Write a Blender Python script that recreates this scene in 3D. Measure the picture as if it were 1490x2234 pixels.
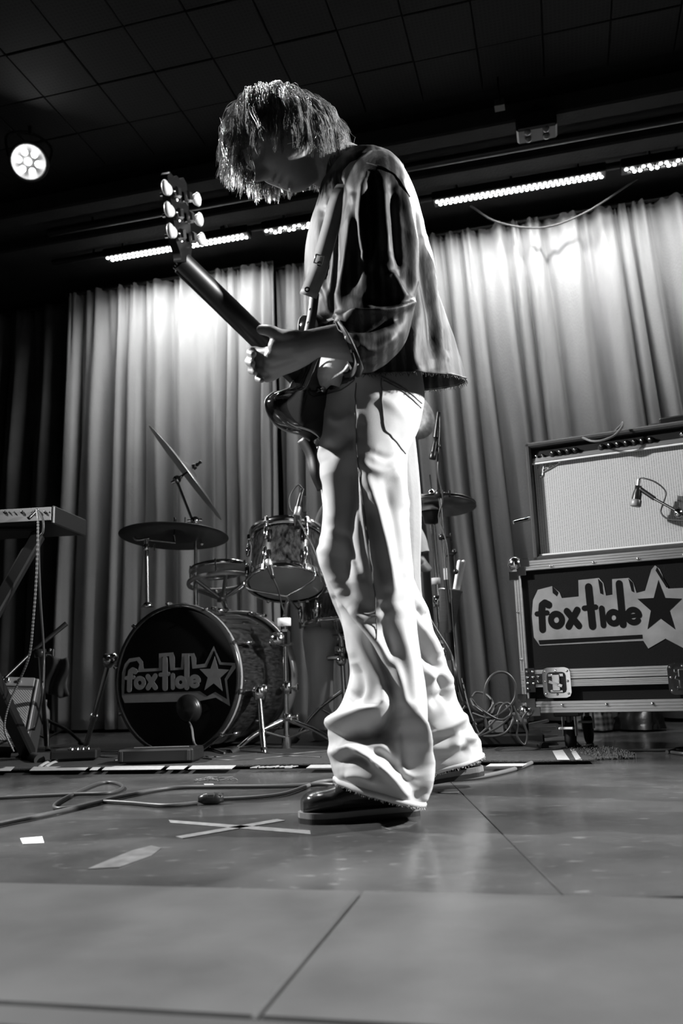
import bpy, bmesh, math, random
import numpy as np
from mathutils import Vector, Matrix, noise
from mathutils.geometry import tessellate_polygon
random.seed(7)
S = bpy.context.scene
for o in list(bpy.data.objects): bpy.data.objects.remove(o)
COL = S.collection
PI = math.pi
# ------------------------------------------------------------ camera
FPX = 1850.0; PITCH = math.atan(362/1850.0); ROLL = math.atan(.034); CH = .285
r0 = np.array([1, 0, 0.]); FW = np.array([0, math.cos(PITCH), math.sin(PITCH)]); u0 = np.array([0, -math.sin(PITCH), math.cos(PITCH)])
RT = math.cos(ROLL)*r0 - math.sin(ROLL)*u0; UP = math.sin(ROLL)*r0 + math.cos(ROLL)*u0
CAM = np.array([0, 0, CH])
cd = bpy.data.cameras.new('camera'); cam = bpy.data.objects.new('camera', cd); COL.objects.link(cam)
m = Matrix.Identity(4)
for i in range(3):
    m[i][0] = RT[i]; m[i][1] = UP[i]; m[i][2] = -FW[i]; m[i][3] = CAM[i]
cam.matrix_world = m
cd.sensor_fit = 'VERTICAL'; cd.sensor_height = 36; cd.sensor_width = 24; cd.lens = FPX/2234*36
cd.clip_start = .05; cd.clip_end = 60
cd.dof.use_dof = True; cd.dof.focus_distance = 2.35; cd.dof.aperture_fstop = 4.0
S.camera = cam
# ------------------------------------------------------------ world, exposure
w = bpy.data.worlds.new('world'); S.world = w; w.use_nodes = True
w.node_tree.nodes['Background'].inputs[0].default_value = (.5, .5, .5, 1)
w.node_tree.nodes['Background'].inputs[1].default_value = .003
S.view_settings.view_transform = 'Standard'; S.view_settings.look = 'None'
S.view_settings.gamma = 1; S.view_settings.exposure = 0; S.view_settings.use_curve_mapping = False
# ------------------------------------------------------------ stage lamps
def lamp(name, kind, loc, target, energy, size=.1, angle=60, blend=.4, size_y=None):
    l = bpy.data.lights.new(name, kind); l.energy = energy
    o = bpy.data.objects.new(name, l); COL.objects.link(o); o.location = loc
    o.rotation_euler = (Vector(target)-Vector(loc)).to_track_quat('-Z', 'Y').to_euler()
    if kind == 'SPOT': l.spot_size = math.radians(angle); l.spot_blend = blend; l.shadow_soft_size = size
    else:
        l.shape = 'RECTANGLE'; l.size = size; l.size_y = size_y or size
    return o
lamp('key_light_left', 'SPOT', (-2.7, 2.45, 2.5), (0.05, 1.85, .85), 1000, .045, 66)
lamp('key_light_right', 'SPOT', (2.8, 1.70, 2.0), (0.1, 1.85, .8), 1150, .045, 60)
lamp('back_light_right', 'SPOT', (1.5, 3.5, 2.9), (0.05, 1.9, 1.35), 560, .045, 32)
lamp('top_light', 'SPOT', (-.75, 2.45, 2.98), (-.02, 1.86, 1.55), 190, .04, 34)
lamp('amp_light_left', 'SPOT', (-2.3, 2.2, 2.75), (1.05, 3.05, .5), 115, .045, 26, .3)
lamp('kit_light', 'SPOT', (2.3, 2.9, 2.85), (-.15, 3.95, .6), 130, .06, 46)
# ------------------------------------------------------------ helpers
def ray(px, py): return (px-745)/FPX*RT - (py-1117)/FPX*UP + FW
def P(px, py, Y): d = ray(px, py); return Vector(CAM + d*(Y/d[1]))          # a point at depth Y
def Fl(px, py, z=0.0): d = ray(px, py); return Vector(CAM + d*((z-CH)/d[2]))  # a point at height z
def onp(px, py, o, n):
    d = Vector(ray(px, py)); c = Vector(CAM); return c + d*((o-c).dot(n)/d.dot(n))
def proj(V):
    q = V-CAM; z = q@FW; return 745+FPX*(q@RT)/z, 1117-FPX*(q@UP)/z
WM = {}
def empty(name, label, cat, loc=(0, 0, 0), rz=0, group=None, M=None):
    o = bpy.data.objects.new(name, None); COL.objects.link(o); o.empty_display_size = .1
    W = M or (Matrix.Translation(Vector(loc)) @ Matrix.Rotation(rz, 4, 'Z'))
    o.matrix_world = W; WM[o.name] = W; tag(o, label, cat, group); return o
def tag(o, label=None, cat=None, group=None, kind=None):
    if label: o['label'] = label
    if cat: o['category'] = cat
    if group: o['group'] = group
    if kind: o['kind'] = kind
    return o
def frame(o, X, Z):
    X = Vector(X).normalized(); Z = Vector(Z); Z = (Z - X*Z.dot(X)).normalized(); Y = Z.cross(X)
    M = Matrix.Identity(4)
    for i in range(3): M[i][0] = X[i]; M[i][1] = Y[i]; M[i][2] = Z[i]; M[i][3] = o[i]
    return M
def basis(d):
    d = Vector(d).normalized(); a = Vector((0, 0, 1)) if abs(d.z) < .95 else Vector((1, 0, 0))
    x = d.cross(a).normalized(); return x, d.cross(x).normalized(), d
def cr(pts, n):
    A = np.array([list(p) for p in pts], float)
    if len(A) < 3:
        t = np.linspace(0, 1, n)[:, None]; return A[0]*(1-t)+A[1]*t
    B = np.vstack([2*A[0]-A[1], A, 2*A[-1]-A[-2]]); out = []
    for s in np.linspace(0, len(A)-1, n):
        i = min(int(s), len(A)-2); t = s-i; a, b, c, d = B[i:i+4]
        out.append(.5*(2*b+(c-a)*t+(2*a-5*b+4*c-d)*t*t+(3*b-a-3*c+d)*t**3))
    return np.array(out)
class MB:
    def __init__(s): s.v = []; s.f = []; s.sm = []
    def add(s, vs, fs, sm=False):
        b = len(s.v); s.v += [Vector(v) for v in vs]; s.f += [tuple(i+b for i in q) for q in fs]; s.sm += [sm]*len(fs); return s
    def box(s, c, d, bev=.0, M=None):
        x, y, z = [k/2 for k in d]; b = min(bev, x*.9, y*.9, z*.9); c = Vector(c)
        if b <= 0:
            vs = [Vector((i*x, j*y, k*z)) for i in (-1, 1) for j in (-1, 1) for k in (-1, 1)]
            fs = [(0, 1, 3, 2), (4, 6, 7, 5), (0, 4, 5, 1), (2, 3, 7, 6), (0, 2, 6, 4), (1, 5, 7, 3)]
        else:
            bm = bmesh.new(); pts = []
            for i in (-1, 1):
                for j in (-1, 1):
                    for k in (-1, 1):
                        for q in ((0, 1, 1), (1, 0, 1), (1, 1, 0)):
                            pts.append(Vector((i*(x-b*q[0]), j*(y-b*q[1]), k*(z-b*q[2]))))
            hv = [bm.verts.new(p) for p in pts]
            bmesh.ops.convex_hull(bm, input=hv); bmesh.ops.dissolve_limit(bm, angle_limit=.02, verts=bm.verts, edges=bm.edges)
            bm.verts.index_update(); vs = [v.co.copy() for v in bm.verts]; fs = [tuple(v.index for v in f.verts) for f in bm.faces]; bm.free()
        vs = [v + c for v in vs]
        if M: vs = [M @ v for v in vs]
        return s.add(vs, fs)
    def cyl(s, a, b, r, r2=None, n=12, caps=True, sm=True):
        a = Vector(a); b = Vector(b); r2 = r if r2 is None else r2; x, y, d = basis(b-a); vs = []
        for p, q in ((a, r), (b, r2)):
            for i in range(n):
                t = 2*PI*i/n; vs.append(p + x*(q*math.cos(t)) + y*(q*math.sin(t)))
        s.add(vs, [(i, (i+1) % n, n+(i+1) % n, n+i) for i in range(n)], sm)
        if caps: s.add(vs[:n], [tuple(range(n))]); s.add(vs[n:], [tuple(range(n))])
        return s
    def tube(s, pts, r, n=8, sub=0, caps=True):
        if sub: pts = cr(pts, sub)
        pts = [Vector(p) for p in pts]; N = len(pts); rr = r if isinstance(r, (list, tuple)) else [r]*N
        if len(rr) != N: rr = list(np.interp(np.linspace(0, 1, N), np.linspace(0, 1, len(rr)), rr))
        x = None; vs = []
        for k, p in enumerate(pts):
            d = (pts[min(k+1, N-1)]-pts[max(k-1, 0)])
            if d.length < 1e-9: d = Vector((0, 0, 1))
            d.normalize()
            if x is None: x = basis(d)[0]
            x = (x - d*x.dot(d)); x = x.normalized() if x.length > 1e-6 else basis(d)[0]; y = d.cross(x)
            for i in range(n):
                t = 2*PI*i/n; vs.append(p + x*(rr[k]*math.cos(t)) + y*(rr[k]*math.sin(t)))
        s.add(vs, [(k*n+i, k*n+(i+1) % n, (k+1)*n+(i+1) % n, (k+1)*n+i) for k in range(N-1) for i in range(n)], True)
        if caps: s.add(vs[:n], [tuple(range(n))]); s.add(vs[-n:], [tuple(range(n))])
        return s
    def lathe(s, prof, o=(0, 0, 0), ax=(0, 0, 1), n=32, sm=True, close=False):
        o = Vector(o); x, y, d = basis(ax); N = len(prof); vs = []
        for (r, h) in prof:
            for i in range(n):
                t = 2*PI*i/n; vs.append(o + d*h + x*(r*math.cos(t)) + y*(r*math.sin(t)))
        fs = [(k*n+i, k*n+(i+1) % n, (k+1)*n+(i+1) % n, (k+1)*n+i) for k in range(N-1) for i in range(n)]
        if close: fs += [((N-1)*n+i, (N-1)*n+(i+1) % n, (i+1) % n, i) for i in range(n)]
        return s.add(vs, fs, sm)
    def ball(s, c, r, n=12, M=None, sc=(1, 1, 1)):
        c = Vector(c); vs = []; m_ = n//2
        for k in range(m_+1):
            for i in range(n):
                a = PI*k/m_; t = 2*PI*i/n
                v = Vector((sc[0]*r*math.sin(a)*math.cos(t), sc[1]*r*math.sin(a)*math.sin(t), sc[2]*r*math.cos(a)))
                vs.append(c + (M.to_3x3() @ v if M else v))
        return s.add(vs, [(k*n+i, k*n+(i+1) % n, (k+1)*n+(i+1) % n, (k+1)*n+i) for k in range(m_) for i in range(n)], True)
    def poly(s, pts, t, M, z=0):
        """a flat outline given in the xy of frame M, extruded by t"""
        n = len(pts); tri = tessellate_polygon([[Vector((p[0], p[1], 0)) for p in pts]])
        vs = [M @ Vector((p[0], p[1], z)) for p in pts] + [M @ Vector((p[0], p[1], z+t)) for p in pts]
        fs = [tuple(q) for q in tri] + [tuple(i+n for i in q) for q in tri] + [(i, (i+1) % n, n+(i+1) % n, n+i) for i in range(n)]
        return s.add(vs, fs)
    def grid(s, V, nu, nv, wrap=False, sm=True):
        fs = []
        for j in range(nv-1):
            for i in range(nu if wrap else nu-1):
                k = (i+1) % nu; fs.append((j*nu+i, j*nu+k, (j+1)*nu+k, (j+1)*nu+i))
        return s.add(V, fs, sm)
    def build(s, name, mat, parent=None, local=False, weld=False):
        me = bpy.data.meshes.new(name); o = bpy.data.objects.new(name, me)
        vs = s.v
        if parent is not None:
            W = WM[parent.name]
            if not local: Wi = W.inverted(); vs = [Wi @ v for v in vs]
        me.from_pydata([tuple(v) for v in vs], [], s.f); me.polygons.foreach_set('use_smooth', s.sm)
        bm = bmesh.new(); bm.from_mesh(me)
        if weld: bmesh.ops.remove_doubles(bm, verts=bm.verts, dist=1e-5)
        bmesh.ops.recalc_face_normals(bm, faces=bm.faces); bm.to_mesh(me); bm.free()
        me.materials.append(mat); COL.objects.link(o)
        if parent is not None: o.parent = parent; WM[o.name] = W
        else: WM[o.name] = Matrix.Identity(4)
        return o
def solo(mb, name, mat, label, cat, group=None, origin=None):
    """a thing that is one mesh, its origin at its own base"""
    lo = Vector((sum(v.x for v in mb.v)/len(mb.v), sum(v.y for v in mb.v)/len(mb.v), min(v.z for v in mb.v)))
    o = mb.build(name, mat); o.data.transform(Matrix.Translation(-lo)); o.location = lo; WM[o.name] = Matrix.Translation(lo)
    return tag(o, label, cat, group)
def struct(mb, name, mat, parent=None):
    o = mb.build(name, mat, parent)
    if parent is None: o['kind'] = 'structure'
    return o
# ------------------------------------------------------------ materials
def mat(name, col, rough=.6, metal=0, var=0, scale=8, bump=0, bscale=60, coat=0, emit=0, vec=None, spec=None, sheen=0):
    m = bpy.data.materials.new(name); m.use_nodes = True; nt = m.node_tree; b = nt.nodes['Principled BSDF']
    b.inputs['Base Color'].default_value = (col, col, col, 1); b.inputs['Roughness'].default_value = rough; b.inputs['Metallic'].default_value = metal
    if coat: b.inputs['Coat Weight'].default_value = coat; b.inputs['Coat Roughness'].default_value = .06
    if spec is not None: b.inputs['Specular IOR Level'].default_value = spec
    if sheen: b.inputs['Sheen Weight'].default_value = sheen
    if emit: b.inputs['Emission Color'].default_value = (1, 1, 1, 1); b.inputs['Emission Strength'].default_value = emit
    tc = nt.nodes.new('ShaderNodeTexCoord'); src = tc.outputs['Object']
    if vec:
        mp = nt.nodes.new('ShaderNodeMapping'); mp.inputs['Scale'].default_value = vec; nt.links.new(src, mp.inputs[0]); src = mp.outputs[0]
    if var:
        n = nt.nodes.new('ShaderNodeTexNoise'); n.inputs['Scale'].default_value = scale; n.inputs['Detail'].default_value = 6; nt.links.new(src, n.inputs[0])
        r = nt.nodes.new('ShaderNodeValToRGB'); r.color_ramp.elements[0].position = .3; r.color_ramp.elements[1].position = .72
        a, c = max(col*(1-var), 0), min(col*(1+var), 1)
        r.color_ramp.elements[0].color = (a, a, a, 1); r.color_ramp.elements[1].color = (c, c, c, 1)
        nt.links.new(n.outputs[0], r.inputs[0]); nt.links.new(r.outputs[0], b.inputs['Base Color'])
    if bump:
        n = nt.nodes.new('ShaderNodeTexNoise'); n.inputs['Scale'].default_value = bscale; n.inputs['Detail'].default_value = 4; nt.links.new(src, n.inputs[0])
        k = nt.nodes.new('ShaderNodeBump'); k.inputs['Strength'].default_value = bump; k.inputs['Distance'].default_value = .01
        nt.links.new(n.outputs[0], k.inputs['Height']); nt.links.new(k.outputs[0], b.inputs['Normal'])
    return m
def wave_mat(name, c0, c1, axis, scale, rough=.7, thr=.5, dist=0, bump=0):
    m = mat(name, c0, rough); nt = m.node_tree; b = nt.nodes['Principled BSDF']
    tc = nt.nodes['Texture Coordinate']; wv = nt.nodes.new('ShaderNodeTexWave'); wv.bands_direction = axis; wv.inputs['Scale'].default_value = scale
    wv.inputs['Distortion'].default_value = dist; nt.links.new(tc.outputs['Object'], wv.inputs[0])
    r = nt.nodes.new('ShaderNodeValToRGB'); r.color_ramp.elements[0].position = thr-.08; r.color_ramp.elements[1].position = thr+.08
    r.color_ramp.elements[0].color = (c0, c0, c0, 1); r.color_ramp.elements[1].color = (c1, c1, c1, 1)
    nt.links.new(wv.outputs['Fac'], r.inputs[0]); nt.links.new(r.outputs[0], b.inputs['Base Color'])
    if bump:
        k = nt.nodes.new('ShaderNodeBump'); k.inputs['Strength'].default_value = bump; k.inputs['Distance'].default_value = .004
        nt.links.new(wv.outputs['Fac'], k.inputs['Height']); nt.links.new(k.outputs[0], b.inputs['Normal'])
    return m
M_black = mat('black_paint', .012, .7, var=.4)
M_ceil = mat('ceiling_black', .014, .85, var=.3, bump=.2)
M_chrome = mat('chrome', .75, .14, 1)
M_steel = mat('brushed_aluminium', .55, .34, .85, var=.12, scale=20, vec=(1, 1, 30))
M_bplastic = mat('black_plastic', .012, .35)
M_bmetal = mat('black_metal', .010, .32)
M_rubber = mat('rubber', .015, .75)
M_cable = mat('cable_rubber', .03, .42)
M_gcable = mat('grey_cable', .11, .5)
M_skin = mat('skin', .32, .48, var=.08, scale=14, bump=.08, bscale=140)
M_hair = mat('hair', .24, .26, var=.7, scale=40, spec=1)
M_white = mat('white_plastic', .75, .5)
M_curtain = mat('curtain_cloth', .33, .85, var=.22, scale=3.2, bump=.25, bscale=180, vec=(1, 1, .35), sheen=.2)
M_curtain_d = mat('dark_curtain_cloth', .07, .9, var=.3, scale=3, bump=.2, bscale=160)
M_led = mat('lit_led', 1, .3, emit=28)
M_led_off = mat('dim_led_lens', .25, .15)
def floor_mat():
    m = mat('stage_floor', .13, .3); nt = m.node_tree; b = nt.nodes['Principled BSDF']; tc = nt.nodes['Texture Coordinate']
    def noi(scale, det, vec=(1, 1, 1)):
        mp = nt.nodes.new('ShaderNodeMapping'); mp.inputs['Scale'].default_value = vec; nt.links.new(tc.outputs['Object'], mp.inputs[0])
        n = nt.nodes.new('ShaderNodeTexNoise'); n.inputs['Scale'].default_value = scale; n.inputs['Detail'].default_value = det; nt.links.new(mp.outputs[0], n.inputs[0]); return n
    n1 = noi(3.5, 8); n2 = noi(22, 5, (1, 2.5, 1))
    r1 = nt.nodes.new('ShaderNodeValToRGB'); e = r1.color_ramp.elements; e[0].position = .3; e[0].color = (.035, .035, .035, 1); e[1].position = .75; e[1].color = (.085, .085, .085, 1)
    nt.links.new(n1.outputs[0], r1.inputs[0])
    r2 = nt.nodes.new('ShaderNodeValToRGB'); e = r2.color_ramp.elements; e[0].position = .62; e[0].color = (0, 0, 0, 1); e[1].position = .72; e[1].color = (.07, .07, .07, 1)
    nt.links.new(n2.outputs[0], r2.inputs[0])
    ad = nt.nodes.new('ShaderNodeMix'); ad.data_type = 'RGBA'; ad.blend_type = 'ADD'; ad.inputs[0].default_value = 1
    nt.links.new(r1.outputs[0], ad.inputs[6]); nt.links.new(r2.outputs[0], ad.inputs[7]); nt.links.new(ad.outputs[2], b.inputs['Base Color'])
    rr = nt.nodes.new('ShaderNodeMapRange'); rr.inputs[3].default_value = .13; rr.inputs[4].default_value = .32; nt.links.new(n1.outputs[0], rr.inputs[0]); nt.links.new(rr.outputs[0], b.inputs['Roughness'])
    n3 = noi(14, 3); k = nt.nodes.new('ShaderNodeBump'); k.inputs['Strength'].default_value = .12; k.inputs['Distance'].default_value = .01
    nt.links.new(n3.outputs[0], k.inputs['Height']); nt.links.new(k.outputs[0], b.inputs['Normal'])
    return m
M_floor = floor_mat()
M_front = mat('front_strip', .062, .33, var=.3, scale=5, bump=.1, bscale=15)  # foreground strip of boards, given a grey tone apart from the floor panels
# ------------------------------------------------------------ room shell (wall runs 14.4 degrees off the picture plane)
WA = math.radians(-14.4); WX = Vector((math.cos(WA), math.sin(WA), 0)); WN = Vector((math.sin(WA), -math.cos(WA), 0))   # WN points at the camera
BAR0 = Fl(230, 567, 3.0); WO = Vector((BAR0.x, BAR0.y, 0))          # a point under the left end of the lights
def Wp(s, back, z): return WO + WX*s - WN*back + Vector((0, 0, z))
def wbox(mb, s0, s1, b0, b1, z0, z1, bev=0):
    M = frame(Wp((s0+s1)/2, (b0+b1)/2, (z0+z1)/2), WX, (0, 0, 1)); mb.box((0, 0, 0), (s1-s0, abs(b1-b0), z1-z0), bev, M); return mb
floor = struct(MB().box((0, 3.0, -.075), (9, 7.8, .13)), 'floor', M_black)
k = 0
for i in range(-4, 4):
    for j in range(0, 5):
        y0, y1 = 1.15+j*1.22, 1.15+(j+1)*1.22; x0, x1 = -.35+.62+i*1.22, -.35+.62+(i+1)*1.22
        MB().box(((x0+x1)/2, (y0+y1)/2, -.005), (x1-x0-.0015, y1-y0-.0015, .01), .001).build('floor_panel', M_floor, floor)
frontM = Matrix.Translation((0, 1.16, 0)) @ Matrix.Rotation(math.radians(-13), 4, 'Z')
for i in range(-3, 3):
    MB().box((i*.9+.45, -.17, -.003), (.896, .43, .02), .003, frontM).build('floor_board', M_front, floor)
tr = MB(); tr.box((0, -.42, -.01), (6, .05, .04), .006, frontM); struct(tr, 'trim_1', M_black)
struct(wbox(MB(), -3.2, 6.2, .75, .9, -.1, 3.8), 'wall_back', M_black)
struct(MB().box((-3.6, 3, 1.8), (.15, 8, 3.9)), 'wall_left', M_black)
struct(MB().box((3.9, 2.6, 1.8), (.15, 8.6, 3.9)), 'wall_right', M_black)
ceil = struct(MB().box((0.1, 3.0, 3.86), (8, 7.8, .1)), 'ceiling', M_black)
def perf_mat():
    m = mat('perforated_tile', .05, .8); nt = m.node_tree; b = nt.nodes['Principled BSDF']; tc = nt.nodes['Texture Coordinate']
    v = nt.nodes.new('ShaderNodeTexVoronoi'); v.inputs['Scale'].default_value = 52; v.inputs['Randomness'].default_value = 0; v.voronoi_dimensions = '2D'
    nt.links.new(tc.outputs['Object'], v.inputs[0])
    r = nt.nodes.new('ShaderNodeValToRGB'); e = r.color_ramp.elements; e[0].position = .3; e[0].color = (.008, .008, .008, 1); e[1].position = .36; e[1].color = (.015, .015, .015, 1)
    nt.links.new(v.outputs['Distance'], r.inputs[0]); nt.links.new(r.outputs[0], b.inputs['Base Color']); return m
M_perf = perf_mat()
TZ = 3.2; T = .305; c0 = Fl(138, 90, TZ)
tile_me = None
for i in range(-6, 12):
    for j in range(-5, 6):
        ctr = c0 + WX*(T*(i+.5)) - WN*(T*(j-.5)) + Vector((0, 0, .01))
        bk = (ctr - WO).dot(-WN)
        if bk > -.5: continue
        if tile_me is None:
            t_ = MB().box((0, 0, 0), (T-.006, T-.006, .02), .003).build('ceiling_tile', M_perf, ceil, local=True); tile_me = t_.data
        else:
            t_ = bpy.data.objects.new('ceiling_tile', tile_me); COL.objects.link(t_); t_.parent = ceil
        t_.location = ctr + Vector((0, 0, random.uniform(-.002, .003))); t_.rotation_euler = (0, 0, WA)
MB().box((0.1, 2.2, 3.3), (8, 6, .14)).build('tile_backing', M_black, ceil)
# soffit steps and pipes between the tiles and the curtain
struct(wbox(MB(), -2.6, 5.5, -.5, .75, 3.1, 3.34, .01), 'trim_2', M_ceil)
struct(wbox(MB(), -2.6, 5.5, -.56, -.44, 3.05, 3.16, .01), 'trim_3', M_ceil)
struct(wbox(MB(), -2.6, 5.5, -.24, -.1, 3.03, 3.12, .01), 'trim_4', M_ceil)
def pipe(label, bk, z, s0, s1, r=.021):
    mb = MB().cyl(Wp(s0, bk, z), Wp(s1, bk, z), r, n=14); o = empty('ceiling_pipe', label, 'pipe', Wp(s0, bk, z))
    mb.build('tube', M_bmetal, o)
    q = MB()
    for s in np.arange(s0+.3, s1, .9):
        q = MB().cyl(Wp(s, bk, z+.01), Wp(s, bk, 3.14), .008, n=8); q.build('hanger', M_bmetal, o)
    return o
pipe('black lighting pipe above the row of strip lights', .02, 3.055, -.4, 4.4)
pipe('black ceiling pipe crossing in front of the perforated tiles', -.33, 3.05, -.2, 4.6, .025)
# ------------------------------------------------------------ curtains
def curtain(label, s0, s1, back, z1, m, pleat=.14, amp=.05, seed=1, z0=.02, lean=0):
    rnd = random.Random(seed); n = int((s1-s0)/.011); nz = 44; ph = []; x = 0
    phase = 0; dens = 1
    cen = [rnd.choice((.55, .75, 1.0, 1.3, 1.9, 2.4)) for _ in range(400)]
    acc = 0; ua = []
    for i in range(n):
        s = s0+(s1-s0)*i/(n-1); acc += (s1-s0)/(n-1)/pleat/cen[int((s-s0)/.13)]; ua.append(acc)
    V = []
    for j in range(nz):
        t = j/(nz-1); z = z1+(z0-z1)*t
        for i in range(n):
            s = s0+(s1-s0)*i/(n-1); a = 2*PI*ua[i]
            k = int(s/.3*1.7)
            A = amp*(.35+.9*min(1, t*2.2+.12))*(1+.45*noise.noise(Vector((s*2.1, seed, t*1.3))))
            drift = .9*noise.noise(Vector((s*1.3, t*1.6, seed*3.1)))*t + .25*noise.noise(Vector((s*6, t*3, seed)))
            w_ = math.sin(a+drift*2); w2 = math.sin(2.3*a+1.3*drift+seed)*.3*(1-.5*t)
            sharp = math.copysign(abs(w_)**.75, w_)
            b = back + A*(sharp+w2) + .018*math.sin(a*3.1)*max(0, 1-t*5)
            V.append(Wp(s+lean*t+.03*math.cos(a)*t, b, z))
    mb = MB(); mb.grid(V, n, nz)
    o = empty('stage_curtain', label, 'curtain', Wp((s0+s1)/2, back, 0))
    p = mb.build('cloth', m, o); md = p.modifiers.new('s', 'SOLIDIFY'); md.thickness = .003
    MB().tube([Wp(s0, back, z1+.0), Wp(s1, back, z1+.0)], .012).build('heading_rail', M_bmetal, o)
    return o
CZ = 3.0
curtain('pale pleated curtain lit from above behind the drum kit', -.52, 1.02, .37, CZ, M_curtain, .135, .05, 3)
curtain('narrow shaded curtain panel directly behind the guitarist', 1.0, 1.62, .46, CZ, M_curtain, .10, .055, 5)
curtain('wide pale curtain behind the amplifier and flight case', 1.6, 4.3, .36, CZ, M_curtain, .145, .05, 9, lean=.12)
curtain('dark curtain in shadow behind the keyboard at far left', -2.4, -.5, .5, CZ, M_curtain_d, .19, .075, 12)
# ------------------------------------------------------------ LED bars (real lamps wash the cloth)
def led_bar(label, s0, s1, pattern, group='LED strip lights above the curtain'):
    o = empty('led_bar_light', label, 'stage light', Wp((s0+s1)/2, 0, 3.0), WA, group)
    wbox(MB(), s0, s1, -.045, .045, 3.0, 3.055, .006).build('housing', M_bmetal, o)
    n = int((s1-s0)/.0305); me = {}
    for i in range(n):
        for row in (0, 1):
            if pattern == 'sparse' and (i*2+row) % 3 == 1 : lit = False
            else: lit = True
            c = Wp(s0+.02+(s1-s0-.04)*(i+.25+.5*row)/n, -.018+.034*row, 2.998)
            if lit not in me:
                q = MB().ball((0, 0, 0), .0105, 8, sc=(1, 1, .5)).build('led_lens', M_led if lit else M_led_off, o, local=True); me[lit] = q.data
            else:
                q = bpy.data.objects.new('led_lens', me[lit]); COL.objects.link(q); q.parent = o
            q.location = WM[o.name].inverted() @ c
    for s in (s0+.15, s1-.15): MB().tube([Wp(s, -.05, 3.02), Wp(s, -.055, 3.08), Wp(s, 0, 3.1), Wp(s, .055, 3.08), Wp(s, .05, 3.02)], .006).build('bracket', M_bmetal, o)
    l = lamp('led_wash', 'AREA', Wp((s0+s1)/2, .03, 2.985), Wp((s0+s1)/2, .40, 1.9), 1, s1-s0, size_y=.05)
    l.data.shape = 'RECTANGLE'; l.rotation_euler = frame(Vector((0, 0, 0)), WX, Wp(0, .03, 2.985)-Wp(0, .40, 1.35)).to_euler(); l.data.spread = math.radians(150)
    return l
def s_of(px, py): return (Fl(px, py, 3.0)-WO).dot(WX)
bars = [led_bar('leftmost LED strip light, behind the guitar headstock', s_of(230, 567), s_of(547, 517), 'full'),
        led_bar('LED strip light partly hidden behind the guitarist chest', s_of(574, 508), s_of(860, 462), 'sparse'),
        led_bar('long LED strip light just right of the guitarist back', s_of(945, 447), s_of(1323, 383), 'full'),
        led_bar('rightmost LED strip light, cut off by the picture edge', s_of(1355, 374), s_of(1355, 374)+1.0, 'sparse')]
for l, e in zip(bars, (15.5, 4.5, 17, 7)): l.data.energy = e
# ------------------------------------------------------------ par can
pc = P(62, 353, 4.0); o = empty('par_can_light', 'round stage spotlight with seven lit lamps on the dark ceiling', 'stage light', pc)
ax = (Vector((0.1, 1.0, .6))-pc).normalized()
MB().lathe([(.0, -.16), (.07, -.155), (.085, -.12), (.095, 0), (.102, .01), (.102, .02), (.088, .02), (.084, .0), (0, -.005)], pc, ax, 28).build('can', M_bmetal, o)
bx, by, _ = basis(ax)
for i in range(7):
    c = pc+ax*.004 if i == 6 else pc+ax*.004+bx*(.048*math.cos(i*PI/3))+by*(.048*math.sin(i*PI/3))
    MB().ball(c, .0165, 12).build('lamp_lens', M_led, o)
MB().tube([pc+bx*.1, pc+bx*.11+Vector((0, 0, .12)), pc+Vector((0, 0, .17)), pc-bx*.11+Vector((0, 0, .12)), pc-bx*.1], .007, sub=16).build('yoke', M_bmetal, o)
MB().cyl(pc+Vector((0, 0, .16)), (pc.x, pc.y, 3.2), .01).build('clamp_post', M_bmetal, o)
lamp('par_beam', 'SPOT', pc+ax*.06, (0.1, 1.7, 1.2), 160, .05, 55)
# dark fixtures on the ceiling
def fixture(px, py, z, label):
    c = Fl(px, py, z); o = empty('ceiling_fixture', label, 'stage light', c); M = frame(c, WX, (0, 0, 1))
    MB().box((0, 0, 0), (.2, .12, .1), .01, M).build('housing', M_bmetal, o)
    for i in (-1, 1):
        for j in (-1, 1):
            MB().ball(M @ Vector((i*.045, j*.03-.01, -.052)), .018, 10).build('lens', M_led_off, o)
    MB().cyl(M @ Vector((0, 0, .05)), Vector((c.x, c.y, 3.12)), .01).build('clamp_post', M_bmetal, o)
fixture(1170, 275, 3.0, 'unlit four-lens stage light hanging on the dark ceiling')
M_bracket = mat('dull_bracket', .06, .6); c = Fl(1090, 228, 3.05); o = empty('pipe_bracket', 'small grey metal bracket on the ceiling pipe right of centre', 'bracket', c); M = frame(c, WX, (0, 0, 1))
MB().box((0, 0, 0), (.05, .005, .06), .001, M).build('plate', M_bracket, o)
MB().box((0, -.03, -.04), (.05, .05, .005), .001, M).build('foot', M_bracket, o)
MB().cyl(M @ Vector((0, 0, .02)), M @ Vector((0, 0, .19)), .006).build('bolt', M_bmetal, o)
ww = [Wp(2.35, .12, 3.02), Wp(2.5, .2, 2.93), Wp(2.75, .22, 2.86), Wp(3.0, .2, 2.9), Wp(3.3, .15, 3.03)]
solo(MB().tube(ww, .006, 6, 24), 'hanging_cable', M_cable, 'black cable sagging in front of the right curtain top', 'cable')
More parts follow.
